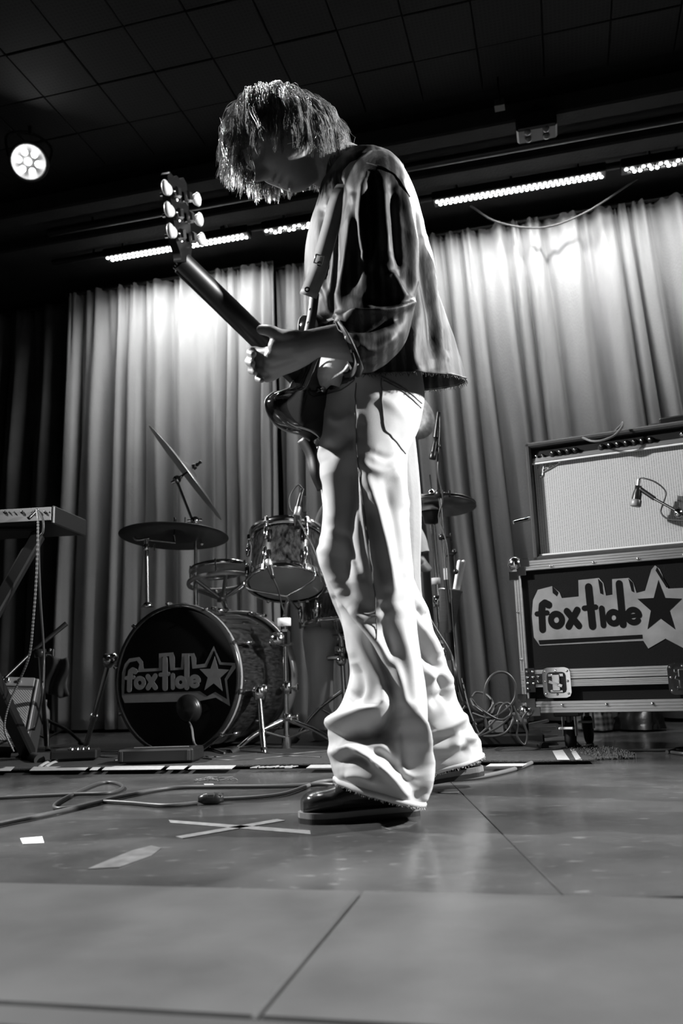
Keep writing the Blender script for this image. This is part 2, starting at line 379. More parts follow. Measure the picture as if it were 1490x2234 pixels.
#@@PART2
# ------------------------------------------------------------ the painted logo (flat print), in units of its own width
def U(x, y): return ((x-480)/640., (560-y)/640.)
STAR = []
for i in range(10):
    R = 95 if i % 2 == 0 else 40; t = math.radians(-90+36*i+3); STAR.append(U(682+R*math.cos(t)*.93, 556+R*math.sin(t)*1.02))
def star(sc): return [((x-.3156)*sc+.3156, (y-.00625)*sc+.00625) for x, y in STAR]
def stroke(mb, pts, wd, M, z, t):
    for kk, (a, b) in enumerate(zip(pts[:-1], pts[1:])):
        z += 1.5e-5; a = Vector(a); b = Vector(b); d = (b-a).normalized()*wd/2; n = Vector((-d.y, d.x)); L = []
        ang = math.atan2(d.y, d.x)
        for k in range(7): q = ang-PI/2+PI*k/6; L.append((b.x+wd/2*math.cos(q), b.y+wd/2*math.sin(q)))
        for k in range(7): q = ang+PI/2+PI*k/6; L.append((a.x+wd/2*math.cos(q), a.y+wd/2*math.sin(q)))
        mb.poly(L, t, M, z)
def ringpts(cx, cy, r, a0=0, a1=360, n=20): return [U(cx+r*math.cos(math.radians(a0+(a1-a0)*i/n)), cy+r*math.sin(math.radians(a0+(a1-a0)*i/n))) for i in range(n+1)]
def letters(M, z, t):
    u = 1/640.; out = []
    def L(*st):
        mb = MB()
        for k, (p, wd) in enumerate(st): stroke(mb, p, wd*u*1.14, M, z+k*t*.12, t)
        out.append(mb)
    L(([U(241, 522), U(226, 514), U(213, 522), U(209, 545), U(207, 612)], 25), ([U(188, 553), U(232, 551)], 17))
    L((ringpts(268, 580, 23), 21))
    L(([U(314, 550), U(358, 606)], 23), ([U(357, 548), U(316, 606)], 23))
    L(([U(411, 466), U(413, 610)], 26), ([U(386, 543), U(432, 541)], 18))
    L(([U(456, 548), U(457, 609)], 20))
    L((ringpts(500, 584, 21), 20), ([U(534, 462), U(534, 610)], 24))
    L((ringpts(577, 582, 23, -4, -315), 19), ([U(560, 583), U(596, 580)], 13))
    return out
OUTER = [U(*p) for p in [(160, 600), (163, 525), (177, 482), (203, 455), (262, 450), (284, 474), (288, 510), (376, 510), (376, 437), (455, 435), (466, 460), (466, 512), (500, 512), (506, 443), (573, 445), (585, 470), (585, 502), (632, 498), (680, 415), (718, 495), (800, 502), (800, 520), (750, 582), (765, 705), (690, 663), (600, 678), (180, 678), (163, 645)]]
INNER = [U(*p) for p in [(177, 632), (180, 545), (186, 505), (208, 474), (250, 468), (264, 486), (254, 526), (393, 524), (393, 455), (434, 452), (442, 524), (515, 522), (521, 458), (557, 458), (564, 520), (641, 516), (682, 436), (711, 506), (778, 513), (738, 576), (750, 672), (688, 636), (645, 655), (605, 630)]]
def logo(parent, M, pale, dark, kind):
    if kind == 'drum':
        MB().poly(OUTER, .0004, M, .0).build('logo_outline', pale, parent)
        MB().poly(INNER, .0004, M, .0006).build('logo_inner', dark, parent)
        for q in letters(M, .0012, .0006): q.build('letter', pale, parent)
        MB().poly(star(.94), .0005, M, .0012).build('logo_star', pale, parent)
    else:
        blob = [U(*p) for p in [(168, 640), (166, 560), (176, 500), (200, 462), (262, 452), (290, 478), (298, 500), (368, 498), (372, 437), (456, 435), (472, 455), (478, 502), (504, 500), (508, 443), (574, 443), (590, 462), (598, 500), (632, 494), (664, 420), (680, 405), (696, 420), (720, 492), (806, 494), (812, 520), (766, 580), (782, 690), (768, 712), (690, 668), (622, 700), (606, 672), (190, 672)]]
        MB().poly(blob, .0004, M, 0).build('logo_cloud', pale, parent)
        for q in letters(M, .0008, .0006): q.build('letter', dark, parent)
        MB().poly(star(1.0), .0005, M, .0008).build('logo_star', dark, parent)
        MB().poly([U(186, 652), U(604, 650), U(604, 664), U(190, 668)], .0005, M, .0008).build('logo_bar', dark, parent)
        for pp in ([(452, 437), (468, 455), (468, 498), (456, 492)], [(572, 445), (588, 462), (590, 498), (580, 492)], [(262, 452), (286, 478), (278, 492), (262, 478)], [(686, 412), (722, 486), (714, 488), (680, 424)]):
            MB().poly([U(*p) for p in pp], .0005, M, .0008).build('logo_shade', dark, parent)
M_pale = mat('pale_print', .3, .6, var=.1, scale=30)
M_pale2 = mat('sprayed_print', .22, .65, var=.25, scale=12)
M_dark = mat('black_print', .006, .8, spec=.08)
# ------------------------------------------------------------ flight case
CA = math.radians(-25); CX = Vector((math.cos(CA), math.sin(CA), 0)); CN = Vector((math.sin(CA), -math.cos(CA), 0))
co = P(1143, 1556, 3.12); CB = co.z; CM = frame(co, CX, (0, 0, 1))      # front lower left corner; local x along, y back, z up
def on_case(px, py, off=0.): q = CM.inverted() @ onp(px, py, co+CN*off, CN); return q
ctop = on_case(1130, 1226).z; CW = 1.16; CD = .56
fc = empty('flight_case', 'black flight case with aluminium edges and foxtide lettering under the amplifier', 'flight case', M=CM @ Matrix.Translation((0, 0, -CB)))
WM[fc.name] = CM @ Matrix.Translation((0, 0, -CB)); fc.matrix_world = WM[fc.name]
M_lam = mat('black_laminate', .006, .6, spec=.12, bump=.1, bscale=200)
zl = on_case(1300, 1490).z; zl = on_case(1160, 1480).z
MB().box((CW/2, CD/2, (zl+ctop)/2), (CW-.02, CD-.02, ctop-zl-.01), .004, CM).build('upper_body', M_lam, fc)
MB().box((CW/2, CD/2, zl/2), (CW-.02, CD-.02, zl-.008), .004, CM).build('lower_tray', M_lam, fc)
def rail(z, h, y=0, x0=0, x1=CW, name='edge_rail'):
    mb = MB()
    for k in range(4): mb.box(((x0+x1)/2, y-.002+.0006*(k % 2), z-h/2+h*(k+.5)/4), (x1-x0, .012, h/4-.0012), .001, CM)
    mb.box(((x0+x1)/2, y+.001, z), (x1-x0, .01, h), 0, CM); return mb.build(name, M_steel, fc)
rail(ctop-.018, .036); rail(zl+.012, .034, name='lid_rail'); rail(zl-.02, .024, name='lid_rail'); rail(.02, .04)
MB().box((CW/2, CD/2, ctop-.001), (CW, CD, .006), .001, CM).build('top_panel', M_lam, fc)
for x in (0.012, CW-.012):
    mb = MB()
    for k in range(3): mb.box((x-.012+.009*(k+.4), -.001, ctop/2), (.0075, .012, ctop), .001, CM)
    mb.box((x, .012, ctop/2), (.026, .02, ctop), .001, CM); mb.build('corner_rail', M_steel, fc)
for yy in (CD-.01,):
    MB().box((0.012, yy, ctop/2), (.026, .03, ctop), .002, CM).build('corner_rail', M_steel, fc)
for z in (.02, ctop-.02):
    MB().box((0.0, CD/2, z), (.012, CD, .036), .002, CM).build('side_rail', M_steel, fc)
for x in (0, CW):
    for z in (0, ctop):
        c = CM @ Vector((x+(.006 if x == 0 else -.006), 0.004, z+(.006 if z == 0 else -.006))); sx = 1 if x == 0 else -1; sz = 1 if z == 0 else -1
        q = MB().ball(c, .027, 16)
        for dx, dz in ((.045, .0), (0, .045), (.03, .03)): q.box((x+sx*dx, -.008, z+sz*dz+sz*.006), (.034, .004, .032), .0015, CM)
        q.build('ball_corner', M_chrome, fc)
for z in (ctop-.027, .026):
    for x in np.arange(.14, CW, .15): MB().ball(CM @ Vector((x, -.009, z)), .0065, 8, sc=(1, 1, .8)).build('rivet', M_chrome, fc)
for z in (.19, .36): MB().ball(CM @ Vector((.006, -.008, z)), .005, 8).build('rivet', M_chrome, fc)
def latch(px, py):
    c = on_case(px, py); M = CM @ Matrix.Translation((c.x, -.009, c.z)); W_, H_ = .098, .105
    q = MB(); mo = [(math.copysign(W_/2-.018, a)+.018*math.cos(t), math.copysign(H_/2-.018, b)+.018*math.sin(t)) for a, b, t in
        [(1, 1, 0), (1, 1, .8), (1, 1, 1.57), (-1, 1, 1.57), (-1, 1, 2.3), (-1, 1, 3.14), (-1, -1, 3.14), (-1, -1, 3.9), (-1, -1, 4.71), (1, -1, 4.71), (1, -1, 5.5), (1, -1, 6.28)]]
    F = M @ Matrix.Rotation(PI/2, 4, 'X')
    q.poly(mo, .004, F); d = q.build('latch', M_chrome, fc)
    MB().poly([(x*.68, y*.7) for x, y in mo], .002, F, .0042).build('latch_dish', M_bmetal, d)
    q = MB(); q.box((0, -.012, 0), (.03, .01, .06), .003, M); q.box((0, -.018, -.004), (.05, .004, .012), .0015, M @ Matrix.Rotation(.35, 4, 'Y'))
    q.cyl(M @ Vector((0, -.004, 0)), M @ Vector((0, -.02, 0)), .012, n=14); q.box((0, -.01, .026), (.055, .008, .012), .002, M); q.box((0, -.01, -.03), (.045, .008, .01), .002, M)
    q.build('latch_turn', M_chrome, d)
    for i in range(8):
        t = [(-1, .9), (0, .95), (1, .9), (1, .1), (1, -.9), (0, -.95), (-1, -.9), (-1, .1)][i]
        MB().ball(M @ Vector((t[0]*.039, -.005, t[1]*.043)), .0045, 8).build('latch_rivet', M_chrome, d)
latch(1216, 1489); latch(1492, 1480)
c = on_case(1160, 1484)
q = MB(); q.box((c.x-.003, -.01, c.z), (.035, .004, .085), .001, CM); q.box((c.x+.02, -.01, c.z+.004), (.04, .004, .036), .001, CM); hp = q.build('corner_plate', M_bmetal, fc)
for dx, dz in ((-.012, .03), (-.012, .01), (-.012, -.01), (-.012, -.03), (.008, .03), (.008, .01), (.008, -.012), (.026, .012), (.026, -.006)):
    MB().ball(CM @ Vector((c.x+dx, -.013, c.z+dz)), .005, 8).build('plate_rivet', M_chrome, hp)
a = on_case(1166, 1340); b = on_case(1444, 1325); lw = (b.x-a.x)/510*640
LM = CM @ Matrix.Translation((a.x+(480-180)/640*lw, -.0022+0.0, (a.z+b.z)/2-.012)) @ Matrix.Rotation(PI/2, 4, 'X') @ Matrix.Diagonal((lw, lw*1.12, 1, 1))
LM = CM @ Matrix.Translation((a.x+(480-180)/640*lw, .0085, (a.z+b.z)/2-.004)) @ Matrix.Rotation(PI/2, 4, 'X') @ Matrix.Diagonal((lw, lw*1.12, 1, 1))
logo(fc, LM, M_pale2, M_dark, 'case')
for x, y in ((.14, .09), (CW-.14, .09), (.14, CD-.09), (CW-.14, CD-.09)):
    q = MB(); q.box((x, y, -.008), (.09, .09, .016), .003, CM); q.box((x, y, -.035), (.014, .03, .04), .002, CM); cs = q.build('caster_fork', M_bmetal, fc)
    c = CM @ Vector((x, y, 0)); wr = .052; c.z = wr
    for sx in (-.022, .022): MB().box((x+sx, y, -CB/2+.03), (.004, .035, CB-.05), .001, CM).build('caster_side', M_steel, cs)
    MB().lathe([(0, -.015), (wr*.6, -.016), (wr, -.012), (wr, .012), (wr*.6, .016), (0, .015)], c, CX, 24).build('wheel', M_rubber, cs)
    MB().box((x, y-.06, -.055), (.05, .03, .008), .002, CM).build('brake_pedal', M_white, cs)
# ------------------------------------------------------------ guitar amplifier on the case
AT = 0.0
af = onp(1163, 1213, co-CN*.06, CN); af.z = CB+ctop+.004
AM = frame(af, CX, (0, 0, 1)) @ Matrix.Rotation(-AT, 4, 'X'); an = AM.to_3x3() @ Vector((0, -1, 0))
def on_amp(px, py): return AM.inverted() @ onp(px, py, af, an)
AH = on_amp(1151, 966).z; AW = .69; AD = .27
amp = empty('guitar_amplifier', 'guitar combo amplifier with woven grille cloth standing on the flight case', 'amplifier', M=AM)
M_tolex = mat('black_tolex', .035, .55, bump=.5, bscale=500)
def weave_mat():
    m = mat('grille_cloth', .42, .75); nt = m.node_tree; b = nt.nodes['Principled BSDF']; tc = nt.nodes['Texture Coordinate']
    br = nt.nodes.new('ShaderNodeTexBrick'); br.inputs['Scale'].default_value = 100; br.inputs['Color1'].default_value = (.07, .07, .07, 1); br.inputs['Color2'].default_value = (.16, .16, .16, 1)
    br.inputs['Mortar'].default_value = (.6, .6, .6, 1); br.inputs['Mortar Size'].default_value = .13; br.inputs['Brick Width'].default_value = .82; br.inputs['Row Height'].default_value = .42; br.offset = 0
    mp = nt.nodes.new('ShaderNodeMapping'); mp.inputs['Rotation'].default_value = (math.radians(90), 0, 0)
    nt.links.new(tc.outputs['Object'], mp.inputs[0]); nt.links.new(mp.outputs[0], br.inputs[0]); nt.links.new(br.outputs['Color'], b.inputs['Base Color'])
    k = nt.nodes.new('ShaderNodeBump'); k.inputs['Strength'].default_value = .5; k.inputs['Distance'].default_value = .001; nt.links.new(br.outputs['Fac'], k.inputs['Height']); nt.links.new(k.outputs[0], b.inputs['Normal'])
    return m
M_grille = weave_mat()
q = MB(); t = .02; 
q.box((t/2, AD/2, AH/2), (t, AD, AH), .006, AM); q.box((AW-t/2, AD/2, AH/2), (t, AD, AH), .006, AM)
q.box((AW/2, AD/2, AH-t/2), (AW, AD, t), .006, AM); q.box((AW/2, AD/2, t/2), (AW, AD, t), .006, AM); q.box((AW/2, AD-.01, AH/2), (AW-.01, .016, AH-.01), 0, AM)
cab = q.build('cabinet', M_tolex, amp)
ph = .062; gt = AH-t-ph
MB().box((AW/2, .036, (t+gt)/2+.004), (AW-2*t-.004, .008, gt-t-.006), .001, AM).build('grille', M_grille, amp)
for z in (t+.004, gt): MB().box((AW/2, .016, z), (AW-2*t, .006, .007), .001, AM).build('grille_trim', M_white, amp)
PM = AM @ Matrix.Translation((0, .012, gt+.006)) @ Matrix.Rotation(math.radians(-14), 4, 'X')
pn = MB().box((AW/2, .006, ph/2-.004), (AW-2*t-.002, .006, ph-.006), .001, PM).build('control_panel', M_bplastic, amp)
MB().box((AW/2, .002, .008), (AW-2*t-.004, .003, .016), .0005, PM).build('panel_strip', M_steel, amp)
def knob(x):
    M = PM @ Matrix.Translation((x, .004, .024)); a_ = M @ Vector((0, 0, 0)); n_ = (M.to_3x3() @ Vector((0, -1, 0)))
    k = MB().lathe([(0, .02), (.008, .02), (.0095, .006), (.014, .004), (.014, 0)], a_, n_, 16).build('knob', M_bplastic, amp)
    MB().lathe([(0, .0215), (.006, .021), (.0065, .0195)], a_, n_, 12).build('knob_cap', M_chrome, k)
for px in (1202, 1219, 1236, 1252, 1310, 1328, 1346, 1365, 1383, 1400, 1419): knob(on_amp(px, 965).x)
for px in (1167, 1180): a_ = on_amp(px, 972); MB().lathe([(0, .012), (.005, .012), (.006, .0), (.009, 0)], PM @ Vector((a_.x, .003, .022)), PM.to_3x3() @ Vector((0, -1, 0)), 12).build('input_jack', M_chrome, amp)
MB().ball(PM @ Vector((on_amp(1488, 945).x, -.004, .03)), .009, 12).build('jewel_light', M_chrome, amp)
# raised script badge: thin metal strokes
def bd(x, y):  # crop coordinates of the badge
    q_ = on_amp(1090+x/3.725, 870+y/3.725); return AM @ Vector((q_.x, .029, q_.z))
sc = [[(298, 552), (300, 540), (330, 512), (400, 478), (435, 462)], [(352, 505), (340, 560), (334, 612), (312, 622), (330, 590), (420, 540), (520, 478)],
      [(330, 560), (362, 548)], [(372, 545), (384, 525), (376, 518), (368, 535), (382, 545), (398, 532)], [(398, 512), (396, 536), (410, 510), (418, 512), (418, 530), (430, 520)],
      [(442, 498), (428, 502), (432, 520), (446, 508), (456, 462), (448, 512)], [(462, 506), (472, 490), (464, 486), (460, 502), (476, 500)], [(484, 482), (482, 500), (490, 480), (504, 466), (516, 474)]]
badge = MB()
for l in sc: badge.tube([bd(*p) for p in l], .0019, 6, max(8, len(l)*5))
badge.build('script_badge', M_chrome, amp)
tl = on_amp(1157, 1128); a_ = AM @ Vector((-.006, .03, tl.z)); MB().cyl(a_, onp(1120, 1140, af-CN*.0, CN), .007, n=12).build('tilt_leg', M_chrome, amp)
hm = MB(); hm.tube([AM @ Vector((AW*.5+x, AD*.5, AH+z)) for x, z in ((-.1, .0), (-.09, .018), (0, .024), (.09, .018), (.1, 0))], .009, sub=14); hm.build('handle', M_rubber, amp)
pts = [bd(675, 312), bd(740, 332), bd(830, 330), bd(930, 290), bd(1000, 205)]; n_ = an
pts = [onp(x, y, af+an*k, an) for x, y, k in ((1271, 955, .012), (1290, 962, .04), (1313, 961, .05), (1340, 950, .045), (1356, 932, .02), (1358, 922, .0))]
q0 = AM @ Vector((on_amp(1352, 925).x, .05, AH+.03)); q1 = AM @ Vector((on_amp(1330, 930).x, .15, AH+.035)); q2 = AM @ Vector((on_amp(1312, 930).x, .2, AH+.012)); q3 = AM @ Vector((on_amp(1300, 930).x, .30, AH-.1))
solo(MB().tube(pts+[q0, q1, q2, q3], .0042, 8, 50), 'instrument_cable', M_gcable, 'instrument cable plugged into the amplifier panel and looped over its top', 'cable')
# pedal on top of the amp
pz = AM @ Vector((on_amp(1462, 905).x, .13, AH)); o = empty('effect_pedal', 'grey metal box lying on top of the amplifier at the right edge', 'pedal', pz); M = frame(pz, CX, (0, 0, 1))
MB().box((.02, 0, .022), (.13, .11, .04), .006, M).build('housing', M_bmetal, o)
MB().box((-.06, -.01, .014), (.05, .09, .02), .004, M).build('foot_plate', M_bplastic, o)
for x in (0.0, .03, .06): MB().lathe([(0, .014), (.007, .014), (.008, 0)], M @ Vector((x, .02, .042)), (0, 0, 1), 12).build('knob', M_bplastic, o)
solo(MB().tube([AM @ Vector((on_amp(1412, 910).x-.02, .18, AH+.006)), AM @ Vector((on_amp(1412, 910).x, .12, AH+.02)), pz+CX*-.07+Vector((0, 0, .02))], .004, 8, 20), 'patch_cable', M_cable, 'short black cable running to the pedal on the amplifier', 'cable')
# microphone in front of the grille, on its own short stand
def mic(o, a, b, r, name='capsule', mt=None):
    a = Vector(a); b = Vector(b); d = (b-a); mb = MB(); L = d.length
    mb.lathe([(0, 0), (r*.9, .0), (r, L*.03), (r, L*.3), (r*.86, L*.33)], a, d, 20); mb.build('mic_grille', M_steel if mt is None else mt, o)
    MB().lathe([(r*.86, L*.33), (r*.84, L*.6), (r*.62, L*.8), (r*.6, L), (0, L)], a, d, 20).build('mic_body', M_bmetal, o)
def apx(px, py, off): return onp(px, py, af+an*off, an)
o = empty('amp_microphone', 'microphone hanging head down in front of the amplifier grille', 'microphone', apx(1387, 1104, .05))
mic(o, apx(1386, 1105, .05), apx(1393, 1060, .05), .019, mt=mat('grey_mic_mesh', .25, .5, .3))
MB().cyl(apx(1391, 1068, .05), apx(1394, 1046, .05), .007, n=14).build('connector', M_steel, o)
o = empty('short_mic_stand', 'short black boom holding the microphone at the amplifier', 'microphone stand', Fl(1500, 1660))
st = apx(1500, 1128, .12)
MB().cyl(apx(1396, 1066, .05), apx(1428, 1088, .065), .008, n=12).build('clip', M_bplastic, o)
MB().cyl(apx(1424, 1086, .065), st, .0048, n=10).build('boom', M_bmetal, o)
cl = apx(1480, 1120, .11); MB().lathe([(0, -.016), (.014, -.014), (.014, .014), (0, .016)], cl, an, 16).build('boom_clamp', M_chrome, o)
ft = Vector((st.x+.03, st.y-.05, .012)); MB().cyl(Vector((st.x+.02, st.y-.01, st.z+.02)), ft, .008, n=12).build('pole', M_bmetal, o)
MB().cyl((ft.x, ft.y, 0), (ft.x, ft.y, .016), .12, .11, 32).build('base', M_bmetal, o)
solo(MB().tube([apx(1394, 1046, .05), apx(1402, 1043, .07), apx(1430, 1052, .08), apx(1452, 1072, .08), apx(1448, 1095, .08), apx(1442, 1118, .09), apx(1460, 1133, .1), apx(1500, 1136, .12)], .0028, 8, 50), 'microphone_cable', M_cable, 'thin cable curling from the amplifier microphone along its boom', 'cable')
#@@PART3
# ------------------------------------------------------------ bass drum
M_shell = mat('drum_wrap', .018, .18, var=.9, scale=9, coat=.6, vec=(3, 3, 14))
M_shell2 = mat('tom_wrap', .028, .16, var=.9, scale=14, coat=.6, vec=(6, 6, 2))
M_head = mat('clear_head', .3, .25, var=.15, scale=6, coat=.3)
M_headblk = mat('black_drum_head', .006, .4, spec=.2)
M_hoop = mat('black_hoop', .02, .2, coat=.5)
M_silverline = mat('hoop_inlay', .5, .3, .6)
DR = .292; dc = P(380, 1475, 3.45); dc.z = DR+.012
def lug_line(o, c, ax, R, y0, y1, n, ph=0, tails=True):
    bx, by, d = basis(ax)
    for i in range(n):
        t = ph+2*PI*i/n; r_ = bx*math.cos(t)+by*math.sin(t)
        q = MB(); p0 = c+d*y0+r_*(R+.012); p1 = c+d*y1+r_*(R+.012)
        q.cyl(p0, p1, .0035, n=8); m_ = p1
        q.lathe([(0, -.03), (.008, -.028), (.011, 0), (.008, .028), (0, .03)], m_, d, 12); q.box((0, 0, 0), (.016, .016, .03), .004, frame(p0, r_, d))
        if tails: q.cyl(p0, p0+d*-.02*np.sign(y1-y0), .006, .004, n=8)
        q.build('lug', M_chrome, o)
ang = math.radians(-24); dn = Vector((math.sin(ang), -math.cos(ang), .0)); dn.normalize(); DX = (-dn).cross(Vector((0, 0, 1))).normalized()
bd_ = empty('bass_drum', 'large bass drum with black front head and grey foxtide lettering', 'drum', (dc.x, dc.y, 0))
DL = .50
f0 = dc                                            # centre of the front head
MB().lathe([(DR-.012, .03), (DR-.012, DL-.03)], f0, -dn, 64).build('shell', M_shell, bd_)
MB().lathe([(DR-.006, .004), (DR+.006, .004), (DR+.008, .04), (DR-.004, .042), (DR-.006, .004)], f0, -dn, 64).build('front_hoop', M_hoop, bd_)
MB().lathe([(DR+.0085, .016), (DR+.009, .018), (DR+.009, .028), (DR+.0085, .03)], f0, -dn, 64).build('hoop_inlay', M_silverline, bd_)
MB().lathe([(DR-.006, DL-.042), (DR+.006, DL-.04), (DR+.008, DL-.004), (DR-.006, DL)], f0, -dn, 64).build('rear_hoop', M_silverline, bd_)
MB().lathe([(0, .012), (DR-.02, .012), (DR-.006, .016)], f0, -dn, 64).build('front_head', M_headblk, bd_)
MB().lathe([(0, DL-.012), (DR-.008, DL-.012)], f0, -dn, 64).build('rear_head', M_head, bd_)
lug_line(bd_, f0, -dn, DR+.002, .02, .13, 10, .18); lug_line(bd_, f0, -dn, DR+.002, DL-.02, DL-.13, 10, .18)
def on_drum(px, py): return onp(px, py, f0+dn*-.008, dn)
LMd = frame(on_drum(387, 1477), DX, (0, 0, 1)) @ Matrix.Rotation(PI/2, 4, 'X'); lw = (on_drum(512, 1480)-on_drum(262, 1480)).length
LMd = frame(on_drum(387, 1478)+dn*.001, DX, (0, 0, 1)) @ Matrix.Rotation(PI/2, 4, 'X') @ Matrix.Diagonal((lw, lw*.93, 1, 1))
logo(bd_, LMd, M_pale, M_dark, 'drum')
# spurs, top mounts
def spur(p, e):
    q = MB().lathe([(0, -.02), (.028, -.018), (.03, .0), (.018, .03), (0, .032)], p, (Vector(e)-Vector(p)), 16); q.ball(p+Vector((.02, 0, .01)), .02, 12); s_ = q.build('spur_bracket', M_chrome, bd_)
    MB().cyl(p, e, .011, n=12).cyl(Vector(p)+(Vector(e)-Vector(p))*.6, Vector(p)+(Vector(e)-Vector(p))*.66, .015, n=12).build('spur_leg', M_chrome, s_)
    MB().cyl(Vector(e)+(Vector(p)-Vector(e)).normalized()*.03, e, .013, .008, n=10).build('spur_tip', M_rubber, s_)
spur(P(565, 1510, 3.42), Fl(577, 1652)+Vector((0, 0, .006)))
spur(P(238, 1440, 3.72), Fl(185, 1640)+Vector((0, 0, .006)))
# kick microphone
o = empty('kick_microphone', 'round dark microphone in front of the bass drum head', 'microphone', on_drum(428, 1545)+dn*.05)
kc = on_drum(428, 1545)+dn*.05
MB().lathe([(0, .03), (.035, .028), (.05, .015), (.055, 0), (.05, -.012), (0, -.016)], kc, dn+Vector((0, 0, -.15)), 28).build('mic_body', M_bmetal, o)
MB().lathe([(.051, .012), (.0565, .006), (.0565, -.004), (.051, -.008)], kc, dn+Vector((0, 0, -.15)), 28).build('rim', M_bplastic, o)
solo(MB().tube([kc+dn*-.0+Vector((0, 0, -.05)), P(419, 1590, 3.22), P(426, 1625, 3.18), Fl(450, 1646)+Vector((0, 0, .03)), Fl(490, 1655)+Vector((0, 0, .02))], .004, 8, 30), 'kick_cable', M_gcable, 'thin cable dropping from the kick microphone to the rug', 'cable')
# ------------------------------------------------------------ rack tom
ty = 3.55; tb = P(625, 1272, ty-.05); tax = Vector((.03, .36, .93)).normalized(); TR_ = .158; TH = .215
tom = empty('rack_tom', 'small dark tom drum tilted to show its pale lower head', 'drum', tb)
MB().lathe([(TR_-.006, .0), (TR_-.006, TH)], tb, tax, 48).build('shell', M_shell2, tom)
for nme, y0, s_ in (('lower_hoop', 0, -1), ('upper_hoop', TH, 1)):
    MB().lathe([(TR_-.004, -.018*s_), (TR_+.004, -.02*s_), (TR_+.006, .0), (TR_+.012, .012*-s_*-1), (TR_+.004, .014*s_), (TR_-.002, .012*s_)], tb+tax*y0, tax, 48).build(nme, M_chrome, tom)
MB().lathe([(0, -.004), (TR_-.004, -.004)], tb, tax, 48).build('lower_head', M_head, tom)
MB().lathe([(0, TH+.004), (TR_-.004, TH+.004)], tb, tax, 48).build('upper_head', M_head, tom)
lug_line(tom, tb, tax, TR_-.002, -.004, .06, 6, .1, False); lug_line(tom, tb, tax, TR_-.002, TH+.004, TH-.06, 6, .1, False)
tM = MB(); tM.box((0, 0, 0), (.03, .02, .05), .004, frame(tb+tax*.1+Vector((.05, .1, 0)), (1, 0, 0), tax)); tM.build('mount_bracket', M_chrome, tom)
# clip-on mics of the tom
def clip_mic(label, base, tip, top, px_c):
    o = empty('clip_microphone', label, 'microphone', base)
    mic(o, tip, top, .014); MB().tube(px_c, .0035, 8, 30).build('mic_cable', M_cable, o); return o
a_ = tb+tax*(TH+.01)+Vector((-.0, -TR_*.98, 0))
o = clip_mic('black clip-on microphone above the rim of the tilted tom', P(648, 1135, 3.43), P(646, 1125, 3.43), P(660, 1066, 3.43),
             [P(660, 1066, 3.43), P(650, 1058, 3.42), P(634, 1080, 3.42), P(632, 1108, 3.42), P(648, 1130, 3.42), P(668, 1165, 3.33), P(690, 1215, 3.32), P(700, 1270, 3.35)])
MB().box((0, 0, 0), (.03, .03, .05), .006, frame(P(650, 1138, 3.42), (1, 0, 0), (0, 0, 1))).build('rim_clip', M_bplastic, o)
MB().box((0, 0, 0), (.02, .006, .07), .003, frame(P(664, 1100, 3.43), (1, 0, 0), (.1, 0, 1))).build('windscreen_ridge', M_rubber, o)
o = clip_mic('small clip-on microphone pointing up at the lower head of the tom', P(590, 1255, 3.3), P(584, 1222, 3.32), P(596, 1262, 3.3),
             [P(596, 1262, 3.3), P(606, 1285, 3.33), P(612, 1310, 3.4), P(620, 1335, 3.5)])
# ------------------------------------------------------------ tripod stands
def tripod(o, base, R, h, rot=0, r=.009, mat_=M_chrome, name='leg', foot=True):
    base = Vector(base)
    for i in range(3):
        t = rot+2*PI*i/3; e = base+Vector((R*math.cos(t), R*math.sin(t), .012)); e.z = .014; k = Vector((base.x, base.y, h))
        q = MB().tube([k, k.lerp(e, .55)+Vector((0, 0, h*.12)), e], r, 8, 10)
        q.cyl(Vector((base.x, base.y, h*.42)), k.lerp(e, .45)+Vector((0, 0, h*.08)), r*.6, n=8)
        l_ = q.build(name, mat_, o)
        if foot: MB().tube([e+(k-e)*.12, e+Vector((0, 0, .001))], [r*1.35, r*1.6], 10).build('rubber_foot', M_rubber, l_)
def collar(o, p, r=.016, h=.03, m_=M_chrome, nm='collar', wing=True):
    p = Vector(p); q = MB().lathe([(0, -h/2), (r, -h/2), (r*1.1, 0), (r, h/2), (0, h/2)], p, (0, 0, 1), 16)
    if wing: q.cyl(p+Vector((r*.8, 0, 0)), p+Vector((r*2.2, -.004, 0)), .004, n=8); q.box((0, 0, 0), (.008, .006, .03), .002, Matrix.Translation(p+Vector((r*2.4, -.004, 0))))
    q.build(nm, m_, o)
b = Fl(626, 1641); 
o = empty('tom_stand', 'chrome tripod stand carrying the tilted tom beside the bass drum', 'stand', b); yb = b.y
def V_(px, py, y): return P(px, py, y)
pl = V_(621, 1345, yb-.02)
MB().cyl((b.x, b.y, .03), pl, .0105, n=14).build('pole', M_chrome, o)
MB().cyl(pl, tb-tax*.0+Vector((.0, .06, -.06)), .009, n=12).build('upper_pole', M_chrome, o)
MB().lathe([(0, -.018), (.028, -.016), (.028, .016), (0, .018)], V_(620, 1357, yb-.02), (0, 0, 1), 20).build('memory_lock', M_white, o)
q = MB(); q.lathe([(0, -.03), (.026, -.028), (.03, 0), (.026, .028), (0, .03)], V_(604, 1395, yb-.03), (1, 0, 0), 18); q.box((0, 0, 0), (.04, .04, .07), .01, Matrix.Translation(V_(622, 1392, yb-.02))); q.build('clamp', M_chrome, o)
collar(o, V_(626, 1500, yb-.02), .018, .05); collar(o, V_(627, 1565, yb-.01), .018, .03)
tripod(o, b, .25, V_(627, 1568, yb).z, math.radians(215), .010)
MB().cyl((b.x, b.y, .015), (b.x, b.y, .06), .02, n=14).build('base_collar', M_chrome, o)
